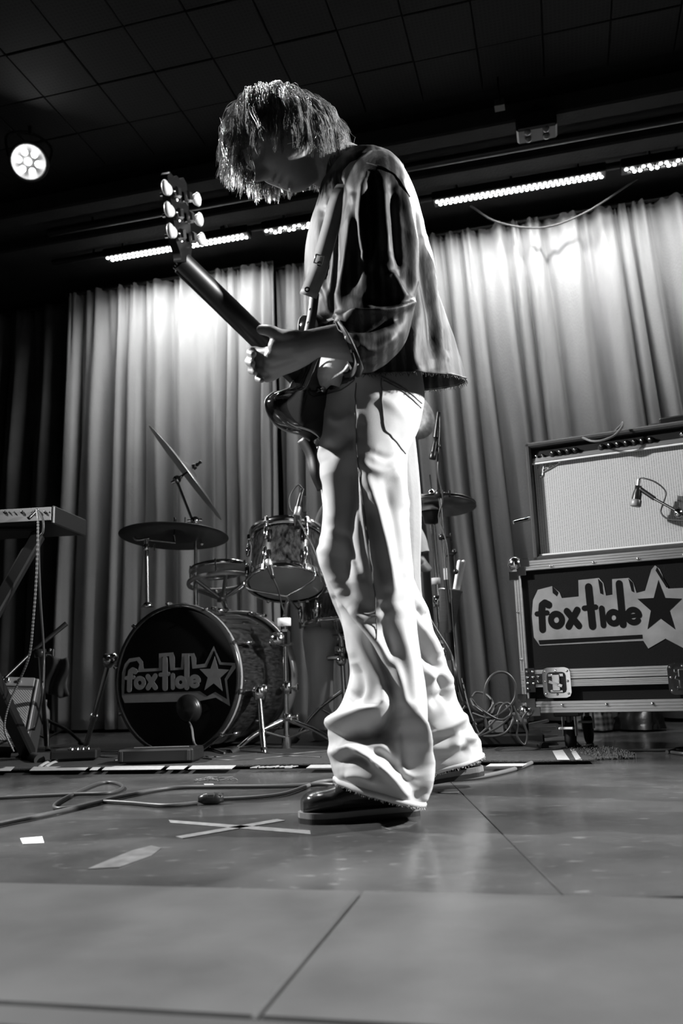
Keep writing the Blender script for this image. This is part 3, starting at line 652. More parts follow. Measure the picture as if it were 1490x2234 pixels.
# tom basket arms
q = MB(); hub = tb-tax*.055+Vector((0, .03, 0))
for t in (200, 320, 80):
    t = math.radians(t); bx, by, d = basis(tax); e = tb+bx*(TR_*1.02*math.cos(t))+by*(TR_*1.02*math.sin(t)); q.tube([hub, e-tax*.045, e+tax*.01], .006, 8, 10)
q.build('basket', M_chrome, o)
# ------------------------------------------------------------ rototom
rc = P(480, 1243, 3.72); o = empty('rototom', 'small shell-less drum with a spoked chrome frame above the bass drum', 'drum', rc)
rax = Vector((-.08, .14, 1)).normalized()
def hoop(c, R, h, w_, m_, nm, par=o): return MB().lathe([(R-w_, -h/2), (R+w_, -h/2), (R+w_*1.4, 0), (R+w_, h/2), (R-w_, h/2)], c, rax, 40, close=True).build(nm, m_, par)
hoop(rc, .132, .02, .003, M_chrome, 'rim'); hoop(rc-rax*.055, .142, .018, .005, mat('matt_alloy', .5, .4, .4), 'lower_frame')
MB().lathe([(0, .0), (.129, 0)], rc, rax, 40).build('head', M_head, o)
bx, by, d = basis(rax); hubp = rc-rax*.125
q = MB()
for i in range(6):
    t = 2*PI*i/6+.3; r_ = bx*math.cos(t)+by*math.sin(t); q.tube([rc-rax*.06+r_*.14, hubp+r_*.02], .008, 6)
q.lathe([(0, -.02), (.022, -.018), (.022, .018), (0, .02)], hubp, rax, 16); q.build('spokes', M_steel, o)
for i in range(6):
    t = 2*PI*i/6; r_ = bx*math.cos(t)+by*math.sin(t); MB().cyl(rc+r_*.137+rax*.012, rc-rax*.06+r_*.142, .0035, n=8).build('tension_rod', M_chrome, o)
MB().cyl(hubp, Vector((hubp.x+.02, hubp.y-.02, DR*2+.012)), .01, n=12).build('post', M_chrome, o)
# ------------------------------------------------------------ cymbals
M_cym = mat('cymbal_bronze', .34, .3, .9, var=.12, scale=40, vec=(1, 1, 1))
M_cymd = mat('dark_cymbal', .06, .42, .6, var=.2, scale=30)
def cymbal(label, c, n_, R, m_, bell=.12, group=None):
    c = Vector(c); n_ = Vector(n_).normalized(); o = empty('cymbal', label, 'cymbal', c, group=group)
    br = R*.2; pr_ = [(.006, .0+R*.11), (br*.6, R*.1), (br, R*.055), (br*1.1, R*.048), (R*.6, R*.02), (R, -R*.03), (R, -R*.03-.0015), (R*.6, R*.02-.0015), (br*1.1, R*.046), (br*.6, R*.1-.0015), (.006, R*.11-.0015)]
    MB().lathe(pr_, c, n_, 72).build('plate', m_, o)
    q = MB(); q.cyl(c-n_*.03, c+n_*(R*.11+.05), .004, n=8); q.lathe([(0, .0), (.014, 0), (.014, .014), (0, .014)], c+n_*(R*.11+.004), n_, 12); o2 = q.build('felt_post', M_bplastic, o)
    q = MB(); q.lathe([(0, 0), (.008, 0), (.008, .014), (0, .014)], c+n_*(R*.11+.022), n_, 10); bx, by, d = basis(n_); q.tube([c+n_*(R*.11+.05)-bx*.016, c+n_*(R*.11+.03), c+n_*(R*.11+.05)+bx*.016], .004, 6); q.build('wing_nut', M_bmetal, o)
    return o
cA = P(408, 1030, 3.75); rA = (P(332, 930, 3.75)-P(480, 1128, 3.75)).length/2
cymbal('crash cymbal tilted steeply, seen almost edge on', cA, (.80, .05, .60), rA, M_cym)
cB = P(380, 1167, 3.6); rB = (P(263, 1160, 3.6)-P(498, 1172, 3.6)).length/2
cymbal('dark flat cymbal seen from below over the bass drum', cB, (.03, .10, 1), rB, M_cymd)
cC = P(958, 1097, 3.7); rC = (P(880, 1097, 3.7)-P(1040, 1097, 3.7)).length/2
hat = cymbal('bright hi-hat cymbal at waist height right of the guitarist legs', cC, (.05, .10, 1), rC, M_cym)
MB().lathe([(.006, -rC*.11), (rC*.22, -rC*.05), (rC, -.012), (rC, -.0105), (rC*.22, -rC*.045)], cC-Vector((0, 0, .006)), (.05, .10, 1), 60).build('lower_plate', M_cym, hat)
MB().cyl(cC+Vector((-.03, 0, .02)), cC+Vector((-.035, 0, .13)), .004, n=8).build('pull_rod', M_chrome, hat)
MB().lathe([(0, 0), (.018, 0), (.02, .02), (.012, .035), (0, .036)], cC+Vector((-.03, 0, .025)), (0, 0, 1), 14).lathe([(0, 0), (.014, 0), (.014, .02), (0, .02)], cC+Vector((.01, 0, .03)), (1, 0, .3), 12).build('clutch', M_chrome, hat)
cD = P(893, 900, 3.9)
cy4 = cymbal('pitted cymbal hanging behind the guitarist back pocket', cD, (.45, -.85, .25), .145, mat('aged_cymbal', .3, .5, .7, var=.35, scale=40))
# stands of the cymbals
b = P(427, 1312, 3.72)
o = empty('crash_boom_stand', 'chrome boom stand holding the steep crash cymbal', 'stand', b)
MB().cyl(P(427, 1320, 3.72), P(427, 1137, 3.72), .008, n=12).cyl(P(427, 1320, 3.72), P(427, 1240, 3.72), .011, n=12).build('pole', M_chrome, o)
MB().cyl(P(440, 1186, 3.68), P(386, 1050, 3.76), .006, n=12).build('boom', M_chrome, o); MB().ball(P(440, 1186, 3.68), .009, 10).build('boom_end', M_chrome, o)
q = MB(); q.ball(P(425, 1137, 3.71), .022, 14); q.cyl(P(408, 1137, 3.70), P(440, 1135, 3.72), .008, n=10); q.box((0, 0, 0), (.006, .012, .035), .002, Matrix.Translation(P(404, 1137, 3.70))); q.build('boom_clamp', M_chrome, o)
q = MB(); q.ball(P(386, 1046, 3.76), .019, 14); q.cyl(P(374, 1054, 3.75), P(396, 1040, 3.76), .008, n=10); q.cyl(P(386, 1046, 3.76), cA+Vector((.8, -.17, .6))*-.01, .006, n=8); q.build('tilter', M_chrome, o)
o = empty('ride_stand', 'straight chrome tube rising from the bass drum hoop to the flat dark cymbal', 'stand', P(322, 1322, 3.6))
MB().cyl(P(322, 1322, 3.6), P(319, 1178, 3.6), .010, n=14).build('pole', M_chrome, o); collar(o, P(319, 1195, 3.6), .015, .03); MB().lathe([(0, -.012), (.03, -.01), (.012, .012), (0, .014)], P(322, 1320, 3.6), (0, 0, 1), 16).build('hoop_clamp', M_chrome, o)
q = MB(); q.cyl(P(312, 1176, 3.6), P(384, 1184, 3.6), .006, n=10); q.cyl(P(382, 1184, 3.6), cB, .005, n=8); q.tube([P(292, 1172, 3.6), P(300, 1178, 3.6), P(326, 1174, 3.6)], .007, 8, 8); q.build('arm', M_chrome, o)
for (nm, lab, pts, R) in (('hihat_stand', 'chrome tubular stand under the hi-hat cymbal', [(942, 1128), (958, 1300), (968, 1560)], .012),):
    yb = 3.7; b = P(972, 1620, yb); b.z = 0; o = empty(nm, lab, 'stand', b)
    MB().cyl(P(940, 1120, yb), P(953, 1285, yb), .0075, n=12).cyl(P(947, 1125, yb+.02), P(960, 1285, yb+.02), .004, n=8).build('upper_tube', M_chrome, o)
    MB().cyl(P(953, 1262, yb), b+Vector((0, 0, .05)), .011, n=14).build('pole', M_chrome, o)
    MB().lathe([(0, -.03), (.03, -.025), (.04, .02), (.045, .03), (0, .032)], P(940, 1130, yb), (0, 0, 1), 18).build('hat_seat', M_bplastic, o)
    MB().lathe([(0, -.015), (.02, -.014), (.02, .014), (0, .015)], P(951, 1268, yb), (0, 0, 1), 16).build('memory_lock', M_white, o)
    collar(o, P(955, 1312, yb), .02, .05); collar(o, P(962, 1422, yb), .02, .03); tripod(o, b, .26, P(968, 1500, yb).z, .5, .008)
    MB().box((b.x-.02, b.y-.16, .03), (.09, .26, .02), .006).build('pedal', M_chrome, o)
# overhead mic stand right of the legs
yb = 3.3; b = P(1003, 1585, yb); b.z = 0
o = empty('black_mic_stand', 'tall black boom stand with microphone in front of the hi-hat', 'microphone stand', b)
MB().cyl(P(960, 1085, yb), P(967, 1175, yb), .006, n=12).cyl(P(966, 1165, yb), P(971, 1240, yb), .0095, n=12).build('upper_pole', M_chrome, o)
MB().cyl(P(971, 1235, yb), P(973, 1270, yb), .009, n=12).build('sleeve', M_steel, o)
MB().cyl(P(973, 1265, yb), P(985, 1375, yb), .010, n=12).build('grip', M_bplastic, o)
MB().cyl(P(979, 1380, yb), P(985, 1440, yb), .019, .017, n=14).build('boom_grip', M_bplastic, o)
MB().cyl(P(983, 1375, yb), b+Vector((0, 0, .03)), .009, n=12).build('pole', M_bmetal, o)
MB().tube([P(959, 1085, yb), P(955, 1040, yb-.02), P(957, 985, yb-.03)], .005, 8, 10).build('boom', M_bmetal, o)
collar(o, P(958, 1078, yb), .017, .03, M_bmetal); collar(o, P(965, 1172, yb), .014, .02, M_bmetal)
q = MB(); q.cyl(P(974, 1212, yb), P(990, 1210, yb), .005, n=8); q.cyl(P(991, 1205, yb), P(994, 1245, yb), .004, n=8); q.ball(P(991, 1204, yb), .011, 12); q.ball(P(994, 1247, yb), .011, 12); q.build('clamp_lever', M_bmetal, o)
tripod(o, b, .24, .17, .2, .008, M_bmetal)
o = empty('overhead_microphone', 'slim black microphone at the top of the boom behind the back pocket', 'microphone', P(945, 1000, yb-.03))
mic(o, P(943, 1002, yb-.03), P(951, 955, yb-.03), .0135, mt=M_bmetal); MB().cyl(P(951, 955, yb-.03), P(957, 900, yb-.03), .0125, .008, n=14).build('tail', M_bmetal, o)
MB().cyl(P(951, 965, yb-.03), P(957, 985, yb-.03), .006, n=8).ball(P(957, 975, yb-.03), .01, 10).build('clip', M_bmetal, o)
solo(MB().tube([P(957, 900, yb-.03), P(960, 930, yb-.04), P(956, 1030, yb-.03), P(966, 1090, yb-.02), P(957, 1130, yb), P(975, 1190, yb-.02), P(984, 1290, yb-.02), P(992, 1400, yb-.02), P(1003, 1500, yb-.02), Fl(1040, 1600)+Vector((0, 0, .01))], .003, 6, 60), 'overhead_cable', M_cable, 'thin black cable running down the tall boom stand', 'cable')
solo(MB().tube([P(885, 1260, 3.2), P(915, 1310, 3.2), P(950, 1370, 3.2), P(985, 1430, 3.2), P(998, 1500, 3.25), Fl(1010, 1600)+Vector((0, 0, .01))], .0045, 8, 40), 'stage_cable', M_cable, 'black cable slanting from behind the leg across the hi-hat stand', 'cable')
# stick holder with sticks
o = empty('stick_holder', 'tapering metal stick holder clamped to the hi-hat stand', 'holder', P(975, 1388, 3.5)); a_, b_ = P(972, 1392, 3.5), P(983, 1290, 3.5)
MB().lathe([(0, 0), (.028, 0), (.045, (b_-a_).length), (.05, (b_-a_).length), (.05, (b_-a_).length+.006), (.042, (b_-a_).length+.006), (.026, .004)], a_, b_-a_, 24).build('cup', M_steel, o)
MB().cyl(P(965, 1400, 3.5), P(972, 1405, 3.66), .008, n=8).build('clamp', M_chrome, o)
M_wood = mat('pale_wood', .85, .4, var=.06, scale=20)
for i, (dx, lab) in enumerate(((0, 'left white drumstick of the pair leaning in the metal holder'), (9, 'right white drumstick of the pair leaning in the metal holder'))):
    q = MB().tube([P(978+dx*.5, 1375, 3.5), P(1002+dx, 1226, 3.49+.01*i)], [.0075, .009], 12); q.ball(P(1002+dx, 1226, 3.49+.01*i), .009, 10); solo(q, 'drumstick', M_wood, lab, 'drumstick', 'drumsticks in the holder')
# snare on its stand, mostly behind the legs
sc_ = P(742, 1335, 3.75); o = empty('snare_drum', 'snare drum half hidden behind the guitarist near leg', 'drum', sc_); sax = Vector((0, .12, 1)).normalized()
MB().lathe([(.165, -.06), (.165, .06)], sc_, sax, 40).build('shell', M_shell2, o)
for s_ in (-.06, .06): MB().lathe([(.162, s_-.008), (.172, s_-.008), (.174, s_+.008), (.162, s_+.008)], sc_, sax, 40).build('hoop', M_chrome, o)
MB().lathe([(0, -.058), (.163, -.058)], sc_, sax, 40).build('lower_head', M_head, o); MB().lathe([(0, .06), (.163, .06)], sc_, sax, 40).build('upper_head', M_head, o)
MB().box((0, 0, 0), (.05, .24, .004), .001, frame(sc_-sax*.063+Vector((-.06, 0, 0)), (1, 0, 0), sax)).build('snare_wires', M_steel, o)
lug_line(o, sc_, sax, .166, -.06, -.005, 8, .2, False)
b = Vector((sc_.x+.01, sc_.y, 0)); o = empty('snare_stand', 'chrome stand with clamp under the snare drum', 'stand', b)
MB().cyl(b+Vector((0, 0, .05)), sc_-sax*.11, .011, n=12).build('pole', M_chrome, o); q = MB()
for t in (.4, 2.5, 4.6): q.tube([sc_-sax*.11, sc_-sax*.09+Vector((.12*math.cos(t), .12*math.sin(t), 0)), sc_-sax*.07+Vector((.178*math.cos(t), .178*math.sin(t), .02))], .007, 8, 10)
q.build('basket', M_chrome, o); collar(o, P(741, 1418, 3.74), .024, .03); q = MB(); q.lathe([(0, -.014), (.022, -.012), (.022, .012), (0, .014)], P(744, 1442, 3.7), (.1, -1, 0), 18); q.box((0, 0, 0), (.07, .02, .02), .005, Matrix.Translation(P(730, 1435, 3.71))); q.build('tilter', M_chrome, o)
tripod(o, b, .24, .24, .9, .009)

# ------------------------------------------------------------ rug and its printed border
M_rug = mat('rug_pile', .03, .95, var=.5, scale=60, bump=.8, bscale=300)
ra, rb, rc_ = Fl(-220, 1690), Fl(1300, 1667), Fl(1290, 1628)
rx = (rb-ra).normalized(); ry = Vector((-rx.y, rx.x, 0)); RM = frame(ra, rx, (0, 0, 1)); RL = (rb-ra).length; RW = 1.9
n = 90; V = []
def rug_z(s, y): return .008+.004*noise.noise(Vector((s*3, y*3, 1)))+(.006*max(0, noise.noise(Vector((s*2.3, 0, 5)))) if y < .05 else 0)
for j in range(24):
    for i in range(n): s = RL*i/(n-1); y = RW*(j/23)**1.5; V.append(RM @ Vector((s, y+.008*noise.noise(Vector((s*4, 0, 2)))*(1 if j == 0 else 0), rug_z(s, y))))
rug = MB().grid(V, n, 24); tw = rug.build('rug', M_rug); WM[tw.name] = Matrix.Identity(4); md = tw.modifiers.new('s', 'SOLIDIFY'); md.thickness = .007; md.offset = -1
tag(tw, 'dark rug with a pale dashed border under the drum kit', 'rug')
def on_rug(px, py): q_ = RM.inverted() @ Fl(px, py, .01); return q_
def rpatch(pxs, name='border_dash'):
    L = [(on_rug(*p).x, on_rug(*p).y) for p in pxs]; q = MB()
    q.poly(L, .0016, RM, .0135); q.build(name, M_pale3, tw)
M_pale3 = mat('pale_rug_yarn', .3, .95, var=.15, scale=80)
for a, b_ in ((-60, 22), (64, 185), (195, 212), (222, 350), (362, 400), (410, 505), (668, 740), (752, 830), (840, 930), (1060, 1140)):
    yt, yb_ = 1676-a*.006, 1685-a*.009
    rpatch([(a+10, yt), (b_+10, yt-.006*(b_-a)), (b_, yb_-.009*(b_-a)), (a, yb_)])
for a in (86, 100): q = MB().tube([RM @ (on_rug(a, 1676)+Vector((0, 0, .004))), RM @ (on_rug(a+20, 1666)+Vector((0, 0, .004))), RM @ (on_rug(a+60, 1661)+Vector((0, 0, .004)))], .007, 4, 10); q.build('border_curve', M_pale3, tw)
for (a, b_) in ((1210, 1235), (1250, 1262)): rpatch([(a-8, 1635), (b_-10, 1635), (b_+8, 1661), (a+6, 1661)], 'border_bar')
tc_ = bpy.data.curves.new('t', 'FONT'); tc_.body = 'Ludwig'; tc_.size = 1; tc_.shear = .4; tc_.extrude = .004; to = bpy.data.objects.new('t', tc_); COL.objects.link(to)
bpy.context.view_layer.update(); me = bpy.data.meshes.new_from_object(to.evaluated_get(bpy.context.evaluated_depsgraph_get())); bpy.data.objects.remove(to)
p0, p1 = on_rug(545, 1678), on_rug(650, 1673); sx = (p1.x-p0.x)/2.9; me.transform(RM @ Matrix.Translation((p0.x, p0.y-.01, .015)) @ Matrix.Diagonal((sx, sx*1.5, .3, 1))); me.materials.append(M_pale3); me.name = 'rug_lettering'
lt = bpy.data.objects.new('rug_lettering', me); COL.objects.link(lt); lt.parent = tw
# frayed corner mat
q = MB(); c_ = Fl(1305, 1648)
for k in range(700):
    x, y = random.uniform(-.09, .09), random.uniform(-.16, .16); 
    if abs(x) > .07+.02*random.random(): continue
    p = c_+Vector((x, y, .0)); q.tube([p, p+Vector((random.uniform(-.01, .01), random.uniform(-.012, .006), random.uniform(.012, .022)))], .0015, 3, caps=False)
q.box((c_.x, c_.y, .004), (.16, .3, .008), .002)
fm = solo(q, 'shaggy_mat', mat('shaggy_pile', .1, .95), 'small shaggy dark mat beside the rug corner under the flight case', 'mat')
# ------------------------------------------------------------ cables on the floor
def fcable(pts, r, label, m_=M_cable, nm='floor_cable', sub=None, group=None):
    return solo(MB().tube([Fl(p[0], p[1], r)+Vector((0, 0, p[2] if len(p) > 2 else 0.001)) for p in pts], r, 8, sub or len(pts)*12), nm, m_, label, 'cable', group)
M_fc = mat('floor_cable_rubber', .05, .45)
fcable([(-60, 1812), (10, 1796), (110, 1776), (210, 1752), (270, 1737), (370, 1720), (470, 1717), (600, 1716), (700, 1712), (760, 1716)], .0055, 'thick cable crossing the floor from the left edge to the front shoe', M_fc)
fcable([(-60, 1746), (60, 1738), (170, 1733), (240, 1730), (268, 1718), (250, 1708), (215, 1710), (170, 1728), (125, 1752), (122, 1764), (160, 1762), (215, 1750), (280, 1752), (360, 1758), (430, 1753)], .0048, 'looped black cable on the floor ending at a connector', M_fc)
fcable([(482, 1744), (560, 1740), (620, 1732), (665, 1717), (700, 1706), (745, 1702)], .0048, 'grey cable running from the floor connector behind the front shoe', M_gcable)
pc0 = Fl(460, 1742, .014); o = empty('cable_connector', 'dark cable connector joining two cables on the floor', 'connector', (pc0.x, pc0.y, 0)); M = frame(pc0, (1, .1, 0), (0, 0, 1))
MB().lathe([(0, -.03), (.007, -.03), (.013, -.016), (.014, .012), (.01, .03), (0, .03)], pc0, (1, .15, 0), 16).build('shell', M_bplastic, o)
MB().box((0, 0, .006), (.022, .026, .016), .004, M).build('latch', M_rubber, o); MB().box((.022, 0, .003), (.012, .02, .018), .004, M).build('strain_relief', M_rubber, o)
fcable([(940, 1702), (1000, 1700), (1060, 1693), (1130, 1676), (1180, 1655), (1205, 1640), (1195, 1634), (1160, 1632)], .006, 'grey cable curving from behind the rear shoe towards the flight case', M_gcable)
fcable([(1120, 1605), (1160, 1625), (1260, 1637), (1330, 1640), (1400, 1638), (1460, 1637), (1540, 1634)], .005, 'black cable lying along the floor under the flight case')
fcable([(1455, 1641), (1480, 1634), (1520, 1633), (1540, 1640), (1500, 1645), (1465, 1642)], .006, 'coiled cable end at the right edge of the floor')
for i, (y, a, b_) in enumerate(((1655, 180, 560), (1648, 330, 760), (1662, 250, 700), (1643, 60, 420))):
    fcable([(a+(b_-a)*k/6, y+5*math.sin(k*1.7+i), .012) for k in range(7)], .0042, ['black cable lying across the rug below the bass drum', 'black cable on the rug behind the tom stand legs', 'cable along the front of the rug beneath the lettering', 'black cable at the left on the rug by the keyboard stand'][i])
# tape marks
M_tape = mat('worn_tape', .2, .6, var=.3, scale=60); M_wt = mat('white_tape', .8, .6)
def tape(pxs, label, m_, nm='tape_mark', group=None):
    q = MB(); c = [Fl(*p) for p in pxs]; q.poly([(p.x, p.y) for p in c], .0008, Matrix.Identity(4), .0005); return solo(q, nm, m_, label, 'tape', group)
tape([(368, 1790), (372, 1796), (678, 1821), (676, 1813)], 'worn tape strip of the floor cross running down to the right', M_tape)
tape([(384, 1826), (398, 1830), (622, 1791), (604, 1788)], 'worn tape strip of the floor cross running up to the right', M_tape)
tape([(44, 1830), (50, 1842), (96, 1840), (92, 1826)], 'small bright white tape square on the floor at far left', M_wt)
tape([(445, 1711), (448, 1714), (467, 1714), (465, 1711)], 'tiny white tape scrap on the floor behind the cable connector', M_wt)
M_scuff = mat('scuffed_paint', .08, .6, var=.5, scale=30)
tape([(190, 1897), (260, 1893), (330, 1868), (352, 1851), (330, 1846), (290, 1856), (240, 1876)], 'pale worn paint scuff on the floor below the white tape square', M_scuff, 'floor_scuff')
tape([(832, 1805), (850, 1812), (890, 1806), (910, 1796), (880, 1792), (845, 1800)], 'pale scuff on the floor just right of the front shoe sole', M_scuff, 'floor_scuff')
tape([(955, 1728), (958, 1731), (1000, 1731), (1002, 1727), (975, 1729)], 'thin chalky scuff on the floor right of the trouser hem', M_scuff, 'floor_scuff')
q = MB()
for k in range(14):
    p = Fl(470+random.uniform(-30, 30), 1700+random.uniform(-3, 3), .002); q.tube([p, p+Vector((random.uniform(-.03, .03), random.uniform(-.02, .02), .004)), p+Vector((random.uniform(-.04, .04), random.uniform(-.03, .03), .0))], .0012, 4, 6)
solo(q, 'string_scraps', M_gcable, 'little tangle of string scraps on the floor before the rug', 'debris')
# ------------------------------------------------------------ bodies: tapered limbs fused into one continuous surface
def limb(mb, pts, n=16, sub=None, flat=None):
    """pts = [(Vector, radius)] -> capsule chain"""
    A = [list(p)+[r] for p, r in pts]; B = cr(A, sub or len(pts)*5); mb.tube([Vector(b[:3]) for b in B], [max(b[3], .002) for b in B], n)
    mb.ball(B[0][:3], B[0][3]*.99, n); mb.ball(B[-1][:3], B[-1][3]*.99, n)
def elli(mb, c, M3, sx, sy, sz, n=24): mb.ball(c, 1, n, M3, (sx, sy, sz))
def head_mesh(mb, H, s=1.0):
    nu, nv = 120, 90; V = []
    for j in range(nv):
        a = PI*(j+.5)/nv
        for i in range(nu):
            t = 2*PI*i/nu; d = Vector((math.sin(a)*math.cos(t), math.sin(a)*math.sin(t), math.cos(a))); x, y, z = d
            rx_ = .098 if x > 0 else .104; v = Vector((x*rx_, y*.077, z*.118))
            lo = max(0, -z); v.y *= 1-.34*lo**1.3
            if x > 0: v.x = .098*(x**(1-.62*min(1, lo*1.25)))+.004*lo
            if x < 0: v.x *= 1-.42*lo**1.2
            def g(cy, cz, wy, wz, sx=1): return math.exp(-((y-cy)/wy)**2-((z-cz)/wz)**2) if x > 0 else 0
            v.x += .034*g(0, -.25, .12, .11)*1 + .018*g(0, -.04, .10, .2) + .009*g(0, .24, .5, .10)
            for sg in (-1, 1):
                v.x -= .017*g(.36*sg, .05, .17, .11); v.x += .006*g(.36*sg, .03, .09, .055); v.x += .005*g(.5*sg, -.2, .2, .2); v.x += .006*g(.12*sg, -.28, .07, .06)
            v.x += .013*g(0, -.49, .22, .045) + .014*g(0, -.61, .2, .05) - .009*g(0, -.55, .24, .022) - .009*g(0, -.70, .24, .05) + .015*g(0, -.88, .22, .10)
            V.append(H @ (v*s))
    mb.grid(V, nu, nv, wrap=True); mb.add([V[i] for i in range(nu)], [tuple(range(nu))]); mb.add([V[-nu+i] for i in range(nu)], [tuple(range(nu))])
    for sg in (-1, 1):
        for dx, dz, sx_, sz_ in ((-.008, -.005, .017, .03),): mb.ball(H @ Vector((dx, sg*.077, dz-.005)), 1, 14, H, (sx_, .008, sz_))
h0, t0 = Fl(908, 1776), Fl(690, 1793); SH1 = Vector((h0.x, h0.y, 0)); SA1 = math.atan2(t0.y-h0.y, t0.x-h0.x)
hl = P(1050, 1690, 2.28); toe = Fl(900, 1722); SH2 = hl; SA2 = math.atan2(toe.y-hl.y, toe.x-hl.x); SP2 = math.atan2(hl.z, .26)
SM1 = Matrix.Translation(SH1) @ Matrix.Rotation(SA1, 4, 'Z') @ Matrix.Scale(.83, 4); SM2 = Matrix.Translation(SH2) @ Matrix.Rotation(SA2, 4, 'Z') @ Matrix.Rotation(SP2, 4, 'Y') @ Matrix.Scale(.9, 4)
def fuse(mb, name, mat_, parent, voxel, smooth=3):
    me = bpy.data.meshes.new('tmp'); me.from_pydata([tuple(v) for v in mb.v], [], mb.f)
    bm = bmesh.new(); bm.from_mesh(me); bmesh.ops.recalc_face_normals(bm, faces=bm.faces); bm.to_mesh(me); bm.free()
    t = bpy.data.objects.new('tmp', me); COL.objects.link(t); md = t.modifiers.new('r', 'REMESH'); md.mode = 'VOXEL'; md.voxel_size = voxel; md.use_smooth_shade = True
    s_ = t.modifiers.new('s', 'SMOOTH'); s_.factor = .5; s_.iterations = smooth
    bpy.context.view_layer.update(); out = bpy.data.meshes.new_from_object(t.evaluated_get(bpy.context.evaluated_depsgraph_get())); bpy.data.objects.remove(t)
    out.name = name; out.transform(WM[parent.name].inverted()); out.materials.clear(); out.materials.append(mat_)
    out.polygons.foreach_set('use_smooth', [True]*len(out.polygons))
    o = bpy.data.objects.new(name, out); COL.objects.link(o); o.parent = parent; WM[o.name] = WM[parent.name]; return o
# ------------------------------------------------------------ cloth: a lofted tube through rings (front edge, back edge, depth), then wrinkled
def loft(rings, nu=160, nv=200, tilt=0., sup=1.0):
    A = cr([(*P(a, b, Y), *P(c, d_, Y), dd) for a, b, c, d_, Y, dd in rings], nv); V = np.zeros((nv, nu, 3)); t = np.linspace(0, 2*PI, nu, endpoint=False)
    for j in range(nv):
        L, R, dd = A[j, :3], A[j, 3:6], A[j, 6]; c = (L+R)/2; a = (R-L)/2; dv = c-CAM; b = np.array([0, dd, dd*tilt*dv[2]/dv[1]])
        ct, st = np.cos(t), np.sin(t); ct = np.sign(ct)*np.abs(ct)**sup; st = np.sign(st)*np.abs(st)**sup
        V[j] = c + ct[:, None]*a + st[:, None]*b
    return V
def gridn(V):
    du = np.roll(V, -1, 1)-np.roll(V, 1, 1); dv = np.gradient(V, axis=0); n = np.cross(du, dv); n /= np.linalg.norm(n, axis=2, keepdims=True)+1e-9
    c = V.mean(axis=1, keepdims=True); s = np.sign(((V-c)*n).sum(axis=2).mean()); return n*(s if s else 1)
def wrinkle(V, W, amb=.0, seed=0, scale=9):
    """W = [(pixel polyline, width px, height m)] : ridges and hollows pressed into the side that shows; amb = overall crumple"""
    n = gridn(V); X, Y = proj(V); c = V.mean(axis=1, keepdims=True); f_ = ((V-CAM)*n).sum(axis=2) < 0; D = np.zeros(X.shape)
    for pts, wd, h in W:
        pl = cr([(x, y, 0) for x, y in pts], max(12, len(pts)*6))[:, :2]; best = np.full(X.shape, 1e9); par = np.zeros(X.shape)
        for k in range(len(pl)-1):
            a, b = pl[k], pl[k+1]; ab = b-a; q = np.clip(((X-a[0])*ab[0]+(Y-a[1])*ab[1])/(ab@ab+1e-9), 0, 1)
            d = np.hypot(X-a[0]-q*ab[0], Y-a[1]-q*ab[1]); m_ = d < best; best = np.where(m_, d, best); par = np.where(m_, (k+q)/(len(pl)-1), par)
        D += h*np.exp(-(best/wd)**2)*np.clip(np.sin(np.pi*np.clip(par, .06, .94))*1.6, 0, 1)
    D *= f_
    if amb:
        for j in range(V.shape[0]):
            for i in range(V.shape[1]):
                v = Vector(V[j, i]); q = Vector((v.x*scale, v.y*scale, v.z*scale*.55)); a = noise.noise(q+Vector((seed, 0, 0))); b = noise.noise(q*2.3+Vector((seed, 5, 0)))
                D[j, i] += amb*((1-abs(a)*2.2)*.8+b*.5)
    return V+n*D[..., None]
def cloth(mb, V): nv, nu, _ = V.shape; mb.grid([Vector(p) for p in V.reshape(-1, 3)], nu, nv, wrap=True)
def denim():
    m = mat('denim', .48, .82, var=.13, scale=9, bump=.14, bscale=900); return m
M_denim = denim()
def shirtmat():
    m = mat('striped_shirt', .03, .6, spec=.35); nt = m.node_tree; b = nt.nodes['Principled BSDF']; tc = nt.nodes['Texture Coordinate']
    wv = nt.nodes.new('ShaderNodeTexWave'); wv.inputs['Scale'].default_value = 14; wv.inputs['Distortion'].default_value = 1.2; wv.inputs['Detail'].default_value = 1; nt.links.new(tc.outputs['Object'], wv.inputs[0])
    n = nt.nodes.new('ShaderNodeTexNoise'); n.inputs['Scale'].default_value = 160; n.inputs['Detail'].default_value = 3
    mp = nt.nodes.new('ShaderNodeMapping'); mp.inputs['Scale'].default_value = (1, 1, .25); nt.links.new(tc.outputs['Object'], mp.inputs[0]); nt.links.new(mp.outputs[0], n.inputs[0])
    mu = nt.nodes.new('ShaderNodeMath'); mu.operation = 'MULTIPLY'; nt.links.new(wv.outputs['Fac'], mu.inputs[0]); nt.links.new(n.outputs[0], mu.inputs[1])
    r = nt.nodes.new('ShaderNodeValToRGB'); e = r.color_ramp.elements; e[0].position = .2; e[0].color = (.010, .010, .010, 1); e[1].position = .6; e[1].color = (.06, .06, .06, 1)
    nt.links.new(mu.outputs[0], r.inputs[0]); nt.links.new(r.outputs[0], b.inputs['Base Color'])
    k = nt.nodes.new('ShaderNodeBump'); k.inputs['Strength'].default_value = .2; k.inputs['Distance'].default_value = .002; nt.links.new(n.outputs[0], k.inputs['Height']); nt.links.new(k.outputs[0], b.inputs['Normal'])
    return m
M_shirt = shirtmat()
foot = Fl(790, 1790)
man = empty('person', 'long-haired person in light jeans and dark striped shirt playing guitar, head bowed', 'person', (foot.x, foot.y, 0))
